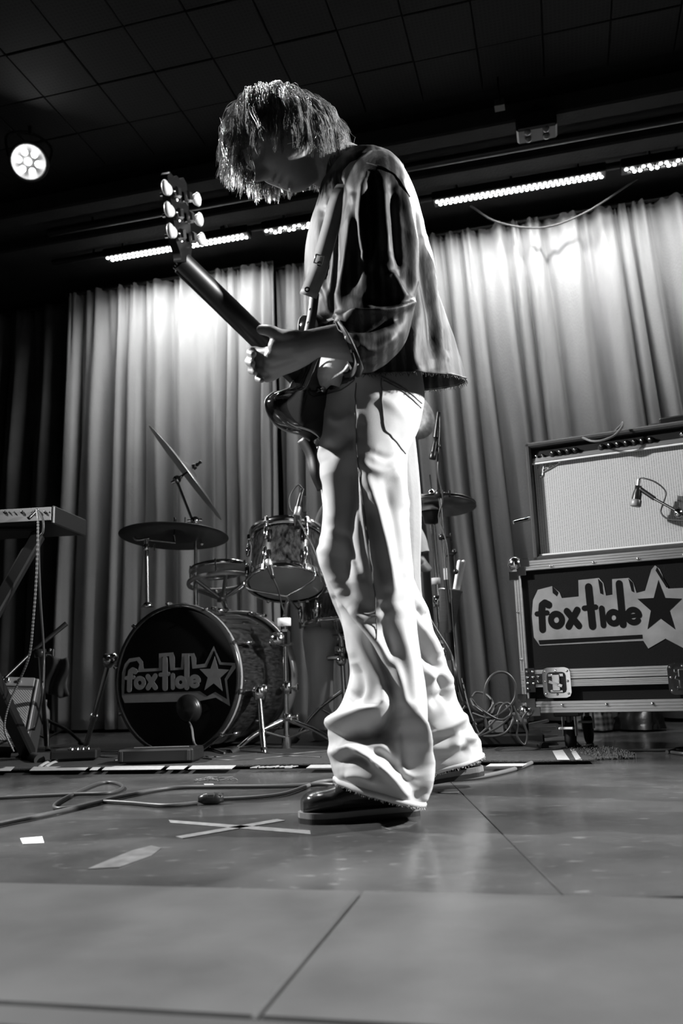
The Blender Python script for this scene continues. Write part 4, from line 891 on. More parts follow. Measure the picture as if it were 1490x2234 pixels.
# head frame: x = face, y = his left (towards the camera), z = crown
hc = P(624, 316, 1.86); Fv = Vector((-.69, -.24, -.70)).normalized(); Uv = Vector((-.71, .02, .70)); Uv = (Uv-Fv*Uv.dot(Fv)).normalized(); Lv = Uv.cross(Fv)
H = Matrix.Identity(4)
for i in range(3): H[i][0] = Fv[i]; H[i][1] = Lv[i]; H[i][2] = Uv[i]; H[i][3] = hc[i]
B = MB(); head_mesh(B, H, 1.04)
neck0 = P(760, 372, 1.87)
limb(B, [(P(655, 335, 1.865), .058), (P(710, 355, 1.87), .058), (neck0, .062), (P(780, 430, 1.88), .08)])
pel = P(805, 870, 1.91)
limb(B, [(P(785, 430, 1.88), .10), (P(800, 540, 1.88), .115), (P(800, 700, 1.89), .10), (P(805, 800, 1.90), .10), (pel, .115), (P(805, 930, 1.91), .10)])
limb(B, [(P(790, 400, 1.73), .052), (P(790, 410, 1.88), .08), (P(800, 420, 2.03), .052)])
# near (left) arm and fretting hand
wr = P(690, 748, 1.60)
limb(B, [(P(800, 405, 1.72), .055), (P(820, 540, 1.70), .047), (P(848, 700, 1.68), .040), (P(800, 745, 1.65), .042), (P(745, 745, 1.62), .037), (wr, .029), (P(655, 757, 1.595), .030)])
def fing(pts, rs): limb(B, [(P(x, y, Y), r) for (x, y, Y), r in zip(pts, rs)], 10, len(pts)*6)
# palm: a few overlapping ridges from the wrist to each knuckle
for (x, y, Y, r) in ((605, 756, 1.585, .020), (596, 778, 1.60, .020), (592, 796, 1.615, .018), (600, 808, 1.63, .016)):
    limb(B, [(wr, .027), (P((x+690)/2, (y+752)/2, (Y+1.60)/2), .025), (P(x, y, Y), r)], 12)
fing([(648, 742, 1.59), (612, 733, 1.575), (590, 722, 1.578), (570, 719, 1.59)], (.021, .0145, .0125, .0105))
fing([(604, 764, 1.60), (574, 768, 1.625), (554, 763, 1.65), (545, 769, 1.625), (553, 773, 1.598)], (.013, .0095, .0082, .0076, .007))
fing([(596, 782, 1.61), (570, 788, 1.635), (550, 783, 1.655), (541, 789, 1.63), (551, 793, 1.60)], (.013, .0095, .0082, .0076, .007))
fing([(596, 800, 1.62), (574, 808, 1.64), (555, 803, 1.66), (547, 808, 1.635), (557, 812, 1.61)], (.012, .009, .008, .0074, .0068))
fing([(604, 814, 1.63), (586, 826, 1.645), (570, 822, 1.66), (562, 826, 1.64), (571, 830, 1.618)], (.011, .0085, .0075, .0068, .0062))
# far (right) arm and strumming hand behind the guitar
limb(B, [(P(800, 415, 2.04), .055), (P(790, 560, 2.10), .046), (P(770, 690, 2.12), .040), (P(735, 760, 2.03), .036), (P(700, 815, 1.95), .028), (P(688, 832, 1.93), .028)])
for k, (dx, dy) in enumerate(((-34, 22), (-30, 34), (-22, 44), (-12, 50))):
    fing([(688, 832, 1.93), (688+dx*.5, 832+dy*.5, 1.915), (688+dx, 832+dy, 1.90), (688+dx+3, 832+dy+16, 1.895)], (.02, .0105, .0095, .008))
fing([(694, 826, 1.92), (676, 832, 1.895), (660, 846, 1.885)], (.018, .011, .009))
# legs inside the jeans, feet inside the shoes
limb(B, [(P(800, 910, 1.86), .095), (P(800, 1080, 1.82), .082), (P(812, 1290, 1.79), .058), (P(830, 1480, 1.80), .052), (P(842, 1670, 1.81), .036), (SM1 @ Vector((.06, 0, .085)), .030), (SM1 @ Vector((.14, 0, .065)), .024), (SM1 @ Vector((.22, 0, .052)), .018)])
limb(B, [(P(815, 910, 1.96), .095), (P(850, 1100, 2.03), .078), (P(872, 1300, 2.08), .055), (P(920, 1480, 2.17), .050), (P(985, 1600, 2.24), .036), (SM2 @ Vector((.05, 0, .09)), .030), (SM2 @ Vector((.14, 0, .065)), .024), (SM2 @ Vector((.22, 0, .052)), .018)])
fuse(B, 'body', M_skin, man, .0034, 2)
# ------------------------------------------------------------ hair: strands fall from the scalp and slide over the head
Hi = H.inverted(); g_ = Vector((0, 0, -1)); rnd = random.Random(11)
facep = [(566, 345), (600, 330), (655, 345), (715, 362), (742, 400), (700, 432), (650, 452), (634, 448), (590, 398)]
def inpoly(x, y):
    c = False; n = len(facep)
    for i in range(n):
        (x1, y1), (x2, y2) = facep[i], facep[i-1]
        if (y1 > y) != (y2 > y) and x < (x2-x1)*(y-y1)/(y2-y1)+x1: c = not c
    return c
hv = []; hf = []; 
def strand(path, r):
    b = len(hv); N = len(path); x = None
    for k, p in enumerate(path):
        d = (path[min(k+1, N-1)]-path[max(0, k-1)]).normalized()
        if x is None: x = basis(d)[0]
        x = (x-d*x.dot(d)).normalized(); y = d.cross(x); rr = r*(1-.75*(k/(N-1))**2)
        for i in range(3): t = 2*PI*i/3; hv.append(tuple(p+x*(rr*math.cos(t))+y*(rr*math.sin(t))))
    for k in range(N-1):
        for i in range(3): hf.append((b+k*3+i, b+k*3+(i+1) % 3, b+k*3+3+(i+1) % 3, b+k*3+3+i))
def grow(root, L, lift, comb, seed):
    p = Vector(root); q = Hi @ p; nrm = (H.to_3x3() @ Vector((q.x/.0104, q.y/.006, q.z/.0139))).normalized(); d = (nrm*.8+comb*.6).normalized(); path = [p]; st = L/11
    for k in range(11):
        wob = Vector((noise.noise(Vector((seed, k*.45, 0))), noise.noise(Vector((seed, k*.45, 7))), noise.noise(Vector((seed, k*.45, 13)))*.3))
        d = (d*.62+g_*.30+comb*.10*(1-k/11)+wob*.33).normalized(); p = p+d*st; q = Hi @ p; e = Vector((q.x/(.106+lift), q.y/(.084+lift), q.z/(.126+lift))); l = e.length
        if l < 1: p = H @ (q/l)
        x, y = proj(np.array(p))
        if inpoly(x, y) and p.y < hc.y+.03: break
        if y > 422+24*math.sin(seed*7)-max(0, 540-x)*.75-max(0, x-590)*.25+max(0, x-720)*-1.2 or x < 480+6*math.sin(seed): break
        path.append(p)
    return path
crown = H @ Vector((-.02, 0, .125))
cnt = 0
while cnt < 560:
    v = Vector((rnd.gauss(0, 1), rnd.gauss(0, 1), rnd.gauss(0, 1))).normalized()
    if v.z < -.25 or (v.x > .45 and v.z < .42) or (v.x > .12 and v.z < .12): continue
    root = H @ Vector((v.x*.104, v.y*.082, v.z*.124)); comb = (root-crown); comb = comb.normalized() if comb.length > .01 else g_
    L = rnd.uniform(.13, .21)
    if v.x > .35: L = rnd.uniform(.15, .225)
    if v.y > .2 and v.x < .5: L = rnd.uniform(.08, .16)
    if v.x < -.3: L = rnd.uniform(.12, .2)
    sd = rnd.uniform(0, 99); guide = grow(root, L, rnd.uniform(.006, .032), comb, sd)
    if len(guide) < 4: continue
    cnt += 1; nk = 20
    for c in range(nk):
        off = Vector((rnd.gauss(0, .0042), rnd.gauss(0, .0042), rnd.gauss(0, .0035))); sp = rnd.uniform(.2, 1.25); cut = len(guide) if rnd.random() < .6 else max(4, len(guide)-rnd.randint(1, 5))
        wv = rnd.uniform(0, 9); path = [g+off*(1-.55*k/len(guide)*sp)+Vector((math.sin(wv+k*.8)*.0016, math.cos(wv+k*.7)*.0016, 0)) for k, g in enumerate(guide[:cut])]
        strand(path, rnd.uniform(.0005, .0011))
    if rnd.random() < .3:
        strand([g+Vector((rnd.gauss(0, .006), rnd.gauss(0, .006), rnd.gauss(0, .004)))*(k/6) for k, g in enumerate(guide)], .0005)
me = bpy.data.meshes.new('hair'); me.from_pydata([tuple(WM[man.name].inverted() @ Vector(v)) for v in hv], [], hf); me.materials.append(M_hair); me.polygons.foreach_set('use_smooth', [True]*len(me.polygons))
hair = bpy.data.objects.new('hair', me); COL.objects.link(hair); hair.parent = man; hair['kind'] = 'stuff'
q = MB()   # scalp cap under the strands
V = []
for j in range(24):
    for i in range(40):
        a = PI*.56*(j+.2)/24; t = 2*PI*i/40; v = Vector((math.sin(a)*math.cos(t), math.sin(a)*math.sin(t), math.cos(a)))
        if v.x > .42 and v.z < .35: v.z = .35
        V.append(H @ Vector((v.x*.1045-.004, v.y*.0825, v.z*.127)))
q.grid(V, 40, 24, wrap=True); q.build('scalp_hair', M_hair, man)
for sg in (1, -1):
    sy = .030*sg
    MB().tube([H @ Vector((.088-abs(dy)*.9, sy+dy, .012-abs(dy)*.25)) for dy in (-.018, -.009, 0, .009, .018)], .0013, 6, 12).build('eyelash', M_hair, man)
    MB().tube([H @ Vector((.101-abs(dy)*.7, sy+dy, .034-abs(dy)*.2)) for dy in (-.019, -.009, 0, .009, .019)], [.001, .003, .003, .0008], 6, 14).build('eyebrow', M_hair, man)
# ------------------------------------------------------------ jeans
near = [(704, 792, 908, 780, 1.90, .15), (690, 850, 920, 835, 1.90, .165), (683, 905, 922, 885, 1.89, .165), (683, 955, 908, 945, 1.87, .155), (690, 1005, 888, 990, 1.85, .14), (704, 1060, 886, 1050, 1.83, .12),
        (707, 1115, 888, 1110, 1.82, .112), (701, 1180, 894, 1175, 1.81, .108), (708, 1255, 900, 1250, 1.80, .104), (727, 1312, 903, 1315, 1.80, .10), (748, 1365, 908, 1375, 1.80, .095), (759, 1425, 917, 1440, 1.80, .094),
        (763, 1475, 926, 1500, 1.80, .096), (751, 1525, 930, 1560, 1.80, .104), (726, 1573, 931, 1612, 1.80, .114), (719, 1622, 934, 1660, 1.80, .12), (723, 1662, 940, 1708, 1.80, .12), (734, 1698, 922, 1752, 1.80, .11)]
far = [(770, 870, 900, 860, 1.98, .11), (780, 1000, 885, 990, 2.0, .115), (790, 1110, 885, 1100, 2.03, .10), (800, 1230, 895, 1240, 2.06, .095), (808, 1310, 934, 1335, 2.09, .092), (815, 1390, 948, 1395, 2.12, .09),
       (825, 1450, 976, 1452, 2.15, .09), (838, 1530, 997, 1525, 2.18, .095), (850, 1585, 1022, 1575, 2.20, .1), (870, 1640, 1045, 1620, 2.22, .105), (905, 1690, 1052, 1645, 2.23, .1)]
Wn = [([(775, 850), (778, 1000), (800, 1180), (818, 1300)], 5, .004), ([(768, 850), (771, 1000), (792, 1180), (810, 1300)], 5, -.003),
      ([(700, 1000), (730, 1060), (735, 1150), (725, 1230)], 20, .016), ([(770, 960), (760, 1080), (745, 1200), (755, 1290)], 20, -.024), ([(790, 1010), (820, 1120), (845, 1230), (860, 1330)], 13, .014),
      ([(800, 1080), (822, 1180), (845, 1290)], 12, -.015), ([(840, 1050), (868, 1160), (878, 1260)], 12, -.012), ([(862, 1020), (885, 1120)], 10, .008), ([(780, 930), (730, 975), (700, 970)], 15, -.012), ([(785, 900), (740, 920), (712, 900)], 9, .007),
      ([(780, 1010), (830, 1030), (870, 1010)], 10, .006), ([(800, 985), (850, 1000), (880, 985)], 8, -.005),
      ([(725, 1310), (790, 1390), (840, 1470), (852, 1530)], 9, -.024), ([(745, 1295), (805, 1375), (855, 1450), (880, 1540), (905, 1620)], 13, .017), ([(762, 1320), (800, 1345), (840, 1340)], 10, .008),
      ([(840, 1330), (850, 1420), (862, 1520), (880, 1600)], 12, -.013), ([(870, 1330), (890, 1450), (905, 1560), (925, 1660)], 12, .010),
      ([(845, 1480), (835, 1540), (790, 1560), (740, 1580), (722, 1600)], 17, .028), ([(770, 1440), (785, 1500), (770, 1530)], 12, -.016), ([(860, 1520), (850, 1580), (790, 1605), (735, 1605)], 20, -.03), ([(790, 1590), (850, 1600), (880, 1650), (890, 1700)], 26, -.022),
      ([(730, 1640), (770, 1628), (800, 1650), (840, 1680), (885, 1730)], 11, .026), ([(740, 1662), (780, 1655), (815, 1668)], 9, -.02), ([(750, 1690), (790, 1690), (830, 1710)], 9, .012), ([(800, 1640), (840, 1652), (890, 1690), (905, 1735)], 13, -.02),
      ([(895, 1540), (915, 1600), (930, 1680), (925, 1740)], 9, .016), ([(885, 1560), (900, 1640), (915, 1700)], 10, -.015),
      ([(700, 1180), (716, 1230), (745, 1290)], 12, .012), ([(730, 1150), (760, 1190), (790, 1260)], 10, -.011), ([(790, 860), (850, 880), (900, 930)], 12, .004)]
Wf = [([(905, 1350), (940, 1400), (960, 1440)], 12, .013), ([(900, 1400), (940, 1440), (990, 1530)], 14, -.02), ([(925, 1480), (960, 1470), (985, 1500)], 12, .02), ([(930, 1540), (975, 1520), (1000, 1545)], 13, -.02), ([(930, 1600), (980, 1580), (1020, 1560)], 12, .018),
      ([(930, 1620), (990, 1610), (1030, 1590)], 11, -.018), ([(985, 1640), (1010, 1605), (1040, 1620)], 10, .015), ([(905, 1320), (925, 1345), (940, 1335)], 9, -.012), ([(940, 1660), (990, 1650), (1030, 1630)], 12, -.012)]
q = MB(); Vn = wrinkle(loft(near, 190, 330, .25, .92), Wn, .0030, 3, 15); cloth(q, Vn); Vf = wrinkle(loft(far, 130, 220, .2, .95), Wf, .0032, 8, 15); cloth(q, Vf)
jeans = q.build('jeans', M_denim, man); md = jeans.modifiers.new('s', 'SOLIDIFY'); md.thickness = .003; md.offset = -1
# hems: rolled, frayed cloth
def hem(V, r, name, par, mt, k=-1, fray=0):
    ring = [Vector(p) for p in V[k]]; q = MB(); ring.append(ring[0]); q.tube(ring, r, 8, caps=False)
    for p in ring[::1]:
        for _ in range(fray): q.tube([p+Vector((0, 0, -.001)), p+Vector((random.uniform(-.006, .006), random.uniform(-.006, .006), -random.uniform(.003, .011)))], .0006, 3, caps=False)
    return q.build(name, mt, par)
hem(Vn, .006, 'hem', jeans, M_denim, fray=3); hem(Vf, .005, 'hem', jeans, M_denim, fray=3)
M_seam = mat('seam_thread', .12, .8)
def on_surface(V, pts, off=.001):
    """points of the cloth grid that show at the given pixels"""
    X, Y = proj(V); n = gridn(V); f_ = ((V-CAM)*n).sum(axis=2) < 0; out = []
    for x, y in pts:
        d = np.where(f_, np.hypot(X-x, Y-y), 1e9); j, i = np.unravel_index(np.argmin(d), d.shape); out.append(Vector(V[j, i]+n[j, i]*off))
    return out
def dense(pts, n): return [(a[0], a[1]) for a in cr([(x, y, 0) for x, y in pts], n)]
def sm(pts): return [pts[0]]+[(pts[i-1]+pts[i]*2+pts[i+1])/4 for i in range(1, len(pts)-1)]+[pts[-1]]
def seam(V, pts, r, name, n=40, m_=None, par=None):
    p = sm(sm(on_surface(V, dense(pts, n)))); return MB().tube(p, r, 6).build(name, m_ or M_seam, par or jeans)
seam(Vn, [(777, 835), (776, 900), (781, 1000), (792, 1100), (806, 1200), (818, 1300), (822, 1400)], .0011, 'side_seam', 70)
for L in ([(833, 825), (833, 880), (838, 935)], [(838, 935), (862, 962), (884, 990)], [(833, 822), (880, 848), (920, 880)], [(836, 830), (880, 856), (918, 889)]):
    seam(Vn, L, .0014, 'pocket_seam', 24)
seam(Vn, [(700, 865), (745, 850), (775, 828)], .0012, 'pocket_seam', 24)
# belt with buckle at the front
bp = on_surface(Vn, dense([(696, 845), (720, 838), (745, 826), (775, 812)], 20), .003)
q = MB(); V = []
for p in bp: V += [p+Vector((0, 0, .016)), p-Vector((0, 0, .016))]
q.add(V, [(2*i, 2*i+1, 2*i+3, 2*i+2) for i in range(len(bp)-1)], True); belt = q.build('belt', M_bplastic, man); md = belt.modifiers.new('s', 'SOLIDIFY'); md.thickness = .004
for k in (3, 6, 9): MB().ball(bp[k]+Vector((0, -.004, 0)), .006, 8).build('belt_stud', M_chrome, belt)
# ------------------------------------------------------------ shirt
torso = [(735, 350, 778, 331, 1.88, .06), (718, 376, 805, 331, 1.88, .12), (704, 405, 848, 342, 1.88, .17), (692, 445, 882, 382, 1.88, .185), (678, 495, 908, 442, 1.88, .185), (668, 550, 925, 505, 1.88, .18), (664, 605, 940, 575, 1.88, .175),
         (667, 655, 955, 640, 1.88, .17), (674, 705, 970, 695, 1.88, .168), (684, 755, 988, 748, 1.89, .17), (690, 800, 1003, 796, 1.89, .172), (696, 838, 1013, 832, 1.89, .172)]
Wt = [([(905, 480), (925, 600), (940, 700), (950, 800)], 10, -.014), ([(925, 520), (950, 640), (975, 780)], 8, .010), ([(945, 600), (965, 700), (985, 810)], 7, -.008), ([(720, 450), (735, 550), (725, 680)], 10, .014), ([(705, 460), (712, 560), (700, 640)], 8, -.012),
      ([(740, 480), (752, 560), (748, 660)], 10, -.018), ([(690, 600), (715, 640), (730, 700)], 9, .010), ([(690, 700), (720, 690), (745, 650)], 8, -.01), ([(700, 760), (730, 780), (760, 790)], 8, .01), ([(905, 700), (900, 780), (915, 820)], 10, .01)]
Vt = wrinkle(loft(torso, 190, 230, .62, .95), Wt, .0036, 21, 13)
q = MB(); cloth(q, Vt); shirt = q.build('shirt', M_shirt, man); md = shirt.modifiers.new('s', 'SOLIDIFY'); md.thickness = .0025; md.offset = -1
hem(Vt, .002, 'shirt_hem', shirt, M_shirt, fray=2)
sleeve = [(790, 352, 838, 340, 1.77, .035), (768, 372, 872, 362, 1.735, .07), (752, 408, 893, 405, 1.71, .085), (745, 460, 902, 455, 1.70, .088), (740, 525, 907, 520, 1.69, .088), (737, 590, 908, 585, 1.68, .088), (735, 640, 908, 635, 1.68, .086),
          (734, 680, 903, 685, 1.67, .082), (733, 698, 888, 740, 1.655, .074), (731, 704, 855, 782, 1.64, .066), (729, 706, 815, 805, 1.63, .058), (728, 708, 778, 815, 1.62, .052)]
Ws = [([(800, 380), (792, 470), (790, 560)], 9, .020), ([(815, 385), (813, 480), (806, 590)], 8, -.014), ([(835, 395), (838, 480), (845, 560)], 9, .018), ([(855, 410), (862, 500), (872, 600)], 8, -.014), ([(875, 400), (892, 490), (898, 590), (895, 660)], 9, .014),
      ([(770, 430), (765, 520), (750, 620), (738, 690)], 8, .014), ([(760, 420), (780, 540), (770, 640)], 10, -.01), ([(845, 590), (865, 630), (885, 665)], 11, .018), ([(740, 695), (800, 690), (850, 683), (892, 662)], 7, .022), ([(745, 715), (810, 712), (870, 695)], 9, -.024),
      ([(780, 760), (820, 760), (870, 725)], 10, .008), ([(745, 720), (755, 760), (770, 800)], 7, .012), ([(790, 640), (830, 660), (870, 650)], 12, -.008)]
Vs = wrinkle(loft(sleeve, 150, 240, .15, .95), Ws, .0034, 33, 14)
q = MB(); cloth(q, Vs); fs = [(838, 360, 880, 372, 1.98, .05), (800, 380, 890, 420, 2.04, .07), (770, 480, 880, 500, 2.08, .075), (755, 600, 850, 610, 2.10, .07), (735, 690, 830, 700, 2.10, .06), (715, 740, 790, 780, 2.04, .055), (695, 775, 745, 820, 1.98, .05)]
sl = q.build('sleeve', M_shirt, shirt); md = sl.modifiers.new('s', 'SOLIDIFY'); md.thickness = .0025; md.offset = -1
q = MB(); Vr = wrinkle(loft(fs, 70, 90, .1, .95), [], .003, 41, 14); cloth(q, Vr); q.build('sleeve', M_shirt, shirt)
q = MB(); Vu = wrinkle(loft([(698, 765, 775, 752, 1.83, .085), (691, 800, 778, 790, 1.825, .105), (688, 828, 775, 818, 1.82, .12), (694, 856, 760, 842, 1.82, .11), (704, 868, 748, 858, 1.82, .085)], 70, 50, .3, .95), [([(700, 850), (730, 835), (765, 812)], 7, -.010), ([(698, 820), (725, 812), (755, 795)], 7, .008)], .004, 91, 22)
cloth(q, Vu); q.build('undershirt', mat('white_undershirt', .6, .85, bump=.2, bscale=80), man)
# open cuff hanging from the near wrist
cf = [(728, 704, 770, 812, 1.62, .052), (722, 708, 764, 816, 1.615, .055), (716, 714, 758, 815, 1.61, .056)]
Vc = loft([(736, 700, 778, 812, 1.625, .054), (732, 702, 782, 816, 1.62, .060), (738, 712, 790, 806, 1.615, .064)], 80, 10, .1, 1.0)
q = MB(); cloth(q, Vc); c_ = q.build('cuff', M_shirt, shirt); md = c_.modifiers.new('s', 'SOLIDIFY'); md.thickness = .004
for k in (20, 26, 32): MB().ball(Vector(Vc[5, 40+k]), .0055, 8).build('cuff_button', M_white, c_)
q = MB(); t_ = cr([P(770, 765, 1.56), P(775, 790, 1.555), P(765, 812, 1.56), P(748, 815, 1.58)], 16); V = []
for p in t_: V += [Vector(p), Vector(p)+Vector((.004, .035, .004))]
q.add(V, [(2*i, 2*i+1, 2*i+3, 2*i+2) for i in range(15)], True); fl = q.build('cuff_flap', M_shirt, shirt); md = fl.modifiers.new('s', 'SOLIDIFY'); md.thickness = .003
# collar
col_ = [(700, 392, 772, 328, 1.88, .072), (708, 372, 768, 326, 1.88, .070), (716, 352, 762, 328, 1.88, .066)]
Vk = loft([(712, 408, 800, 338, 1.88, .125), (708, 394, 792, 332, 1.88, .10), (706, 372, 778, 326, 1.88, .078), (712, 352, 766, 326, 1.88, .07)], 90, 24, .5, .95); q = MB(); cloth(q, wrinkle(Vk, [], .002, 51, 18)); k_ = q.build('collar', M_shirt, shirt); md = k_.modifiers.new('s', 'SOLIDIFY'); md.thickness = .004
seam(Vs, [(800, 356), (840, 368), (870, 392), (893, 430)], .0016, 'yoke_seam', 30, M_shirt, shirt)
pk = on_surface(Vt, dense([(715, 450), (700, 530), (690, 600), (700, 700), (712, 800)], 40), .002)
for k in (6, 14, 22, 30, 37): MB().lathe([(0, .002), (.005, .002), (.0055, 0)], pk[k], Vector((-.6, -.8, 0)), 12).build('shirt_button', M_bplastic, shirt)
# ------------------------------------------------------------ shoes
M_leather = mat('shoe_leather', .022, .22, bump=.12, bscale=60, coat=.35); M_sole = mat('shoe_sole', .2, .6, var=.2); M_sole_d = mat('shoe_outsole', .012, .6)
def shoe(par, O, ang, pitch, nm='shoe', L=.300):
    """local x runs heel to toe"""
    M = SM1 if pitch == 0 else SM2
    secs = [(0, .026, .075), (.02, .035, .088), (.07, .037, .094), (.12, .038, .090), (.16, .042, .080), (.195, .047, .066), (.225, .0495, .056), (.255, .047, .051), (.280, .036, .044), (.294, .018, .032)]
    A = cr([(x, w_, h) for x, w_, h in secs], 44); V = []; nu = 40; z0 = .026
    for x, w_, h in A:
        for i in range(nu):
            t = 2*PI*i/nu; c, s_ = math.cos(t), math.sin(t); V.append(M @ Vector((x, w_*math.copysign(abs(c)**.8, c), z0+(h*.5)*(1+math.copysign(abs(s_)**.75, s_))-.002)))
    q = MB(); q.grid(V, nu, 44, wrap=True); q.add(V[:nu], [tuple(range(nu))]); q.add(V[-nu:], [tuple(range(nu))]); sh = q.build(nm, M_leather, par)
    ol = [(x, w_+.005) for x, w_, h in A]; ol = [(-.006, .015)]+ol+[(.302, .010)]; out = [(x, w_) for x, w_ in ol]+[(x, -w_) for x, w_ in reversed(ol)]
    q = MB(); q.poly(out, .014, M, .012); q.build('welt', M_sole, sh)
    q = MB(); q.poly([(x, w_) for x, w_ in out], .013, M, .0); q.build('outsole', M_sole_d, sh)
    arc = [M @ Vector((x, y, z)) for x, y, z in ((.198, -.046, .045), (.205, -.03, .074), (.212, 0, .086), (.205, .03, .074), (.198, .046, .045))]
    q = MB().tube(arc, .0016, 6, 24); q.build('toe_seam', M_sole_d, sh)
    q = MB()
    for k in range(6): q.tube([M @ Vector((.11+k*.013, -.016, .118-k*.0055)), M @ Vector((.113+k*.013, 0, .122-k*.0055)), M @ Vector((.11+k*.013, .016, .118-k*.0055))], .002, 6)
    q.build('laces', M_sole_d, sh); return sh
shoe(man, SH1, SA1, 0)
shoe(man, SH2, SA2, SP2)
# ------------------------------------------------------------ electric guitar
M_gtr = mat('guitar_lacquer', .012, .08, coat=1); M_neckw = mat('neck_lacquer', .01, .36, spec=.4); M_pearl = mat('pearl_button', .62, .35, var=.1, scale=60); M_bind = mat('binding', .3, .4)
g0 = P(735, 890, 1.84); nut = P(404, 562, 1.50); A_ = (nut-g0).normalized()
Nn = Vector((-.80, .56, .12)); Nn = (Nn-A_*Nn.dot(A_)).normalized(); Bn = Nn.cross(A_)          # Nn = the strings side
GM = Matrix.Identity(4)
for i in range(3): GM[i][0] = Bn[i]; GM[i][1] = A_[i]; GM[i][2] = Nn[i]; GM[i][3] = g0[i]
gtr = empty('electric_guitar', 'black electric guitar with pearl tuner buttons held by the person', 'guitar', M=GM)
def sym(L): return L+[(-x, y) for x, y in reversed(L)]
half = [(.0, -.245), (.06, -.24), (.115, -.215), (.15, -.17), (.163, -.12), (.155, -.06), (.125, -.015), (.112, .02), (.118, .06), (.135, .10), (.142, .135), (.134, .165), (.115, .18), (.088, .172), (.064, .15), (.045, .135)]
body = [(p[0], p[1]) for p in cr([(x, y, 0) for x, y in half], 60)]; body = body+[(-x, y) for x, y in reversed(body[1:])]
def inset(L, k): return [(x*k, (y+.05)*k-.05) for x, y in L]
def slab(mb, lay, M):
    n = len(lay[0][0]); vs = [M @ Vector((p[0], p[1], z)) for L, z in lay for p in L]
    fs = [(k*n+i, k*n+(i+1) % n, (k+1)*n+(i+1) % n, (k+1)*n+i) for k in range(len(lay)-1) for i in range(n)]; mb.add(vs, fs, True)
    for k in (0, len(lay)-1): L, z = lay[k]; tri = tessellate_polygon([[Vector((p[0], p[1], 0)) for p in L]]); mb.add([M @ Vector((p[0], p[1], z)) for p in L], [tuple(t) for t in tri])
q = MB(); slab(q, [(inset(body, .90), -.030), (inset(body, .965), -.027), (inset(body, .995), -.020), (body, -.012), (body, .008), (inset(body, .985), .014), (inset(body, .95), .017)], GM); q.build('body', M_gtr, gtr)
q = MB(); q.tube([GM @ Vector((x*1.001, (y+.05)*1.001-.05, .009)) for x, y in body+[body[0]]], .0018, 6); q.build('binding', M_bind, gtr)
NL = (nut-g0).length; q = MB(); V = []; nn = 18
for j in range(30):
    y = .04+(NL-.04)*j/29; w_ = .0285-.0065*j/29; th = .024-.004*j/29
    for i in range(nn):
        t = PI*i/(nn-1); V.append(GM @ Vector((w_*math.cos(t), y, .019-th*math.sin(t)**.8)))
q.add(V, [(j*nn+i, j*nn+i+1, (j+1)*nn+i+1, (j+1)*nn+i) for j in range(29) for i in range(nn-1)], True); q.add(V, [(j*nn, (j+1)*nn, (j+1)*nn+nn-1, j*nn+nn-1) for j in range(29)]); q.build('neck', M_neckw, gtr)
q = MB(); q.box((0, (NL+.02)/2, .0215), (.05, NL-.03, .005), .001, GM); fb = q.build('fretboard', M_bplastic, gtr)
for k in range(1, 20):
    y = NL-(NL+.16)*(1-2**(-k/12)); MB().box((0, y, .0245), (.047, .002, .0015), 0, GM).build('fret', M_chrome, fb)
for k in range(6): MB().cyl(GM @ Vector((-.02+.008*k, -.12, .03)), GM @ Vector((-.017+.0068*k, NL, .027)), .0006, n=4).build('string', M_chrome, gtr)
# headstock leaning back a little, three tuners a side
hs_d = (P(385, 395, 1.45)-nut).normalized(); hx = (Bn - hs_d*Bn.dot(hs_d)).normalized(); hx = Vector((1, .15, -.05)); hx = (hx-hs_d*hx.dot(hs_d)).normalized(); HM = Matrix.Identity(4); hz = hx.cross(hs_d)
hx = (hx*.55 + hz*.0).normalized()
vd = (nut-Vector(CAM)).normalized(); hz = Vector((-.96, .26, .10)); hz = (hz-hs_d*hz.dot(hs_d)).normalized(); hx = hs_d.cross(hz)
for i in range(3): HM[i][0] = hx[i]; HM[i][1] = hs_d[i]*.86; HM[i][2] = hz[i]; HM[i][3] = nut[i]
hs = [(.022, -.01), (.024, .01), (.034, .03), (.036, .10), (.040, .165), (.028, .176), (.012, .168), (0, .174)]
hs = hs+[(-x, y) for x, y in reversed(hs[:-1])]
q = MB(); slab(q, [(hs, -.002), (hs, .014)], HM); hd = q.build('headstock', M_gtr, gtr)
for sx in (-1, 1):
    for k in range(3):
        y = .045+.044*k; q = MB(); q.box((sx*.024, y, -.009), (.020, .024, .014), .004, HM); q.cyl(HM @ Vector((sx*.024, y, .0)), HM @ Vector((sx*.024, y, .024)), .004, n=10)
        q.cyl(HM @ Vector((sx*.03, y, -.009)), HM @ Vector((sx*.052, y, -.009)), .0028, n=8); tn = q.build('tuner', M_chrome, hd)
        MB().ball(HM @ Vector((sx*.062, y, -.009)), 1, 16, HM, (.0165, .0135, .007)).ball(HM @ Vector((sx*.068, y+.002, -.009)), 1, 12, HM, (.011, .0165, .006)).build('tuner_button', M_pearl, tn)
for x, y in ((.13, -.1), (.10, -.15)): MB().lathe([(0, .018), (.011, .018), (.0135, 0)], GM @ Vector((x*.8, y, .018)), Nn, 16).build('control_knob', M_chrome, gtr)
for x, y in ((0, -.07), (0, .0)): MB().box((x, y, .021), (.07, .036, .008), .003, GM).build('pickup', M_chrome, gtr)
MB().box((0, -.13, .024), (.08, .014, .012), .003, GM).build('bridge', M_chrome, gtr)
MB().lathe([(0, .012), (.008, .012), (.004, .006), (.004, 0)], GM @ Vector((-.02, .085, -.026)), -Nn, 12).build('strap_button', M_chrome, gtr)
MB().lathe([(0, .004), (.022, .004), (.025, 0)], GM @ Vector((0.05, -.05, -.03)), -Nn, 24).build('back_plate', M_bplastic, gtr)
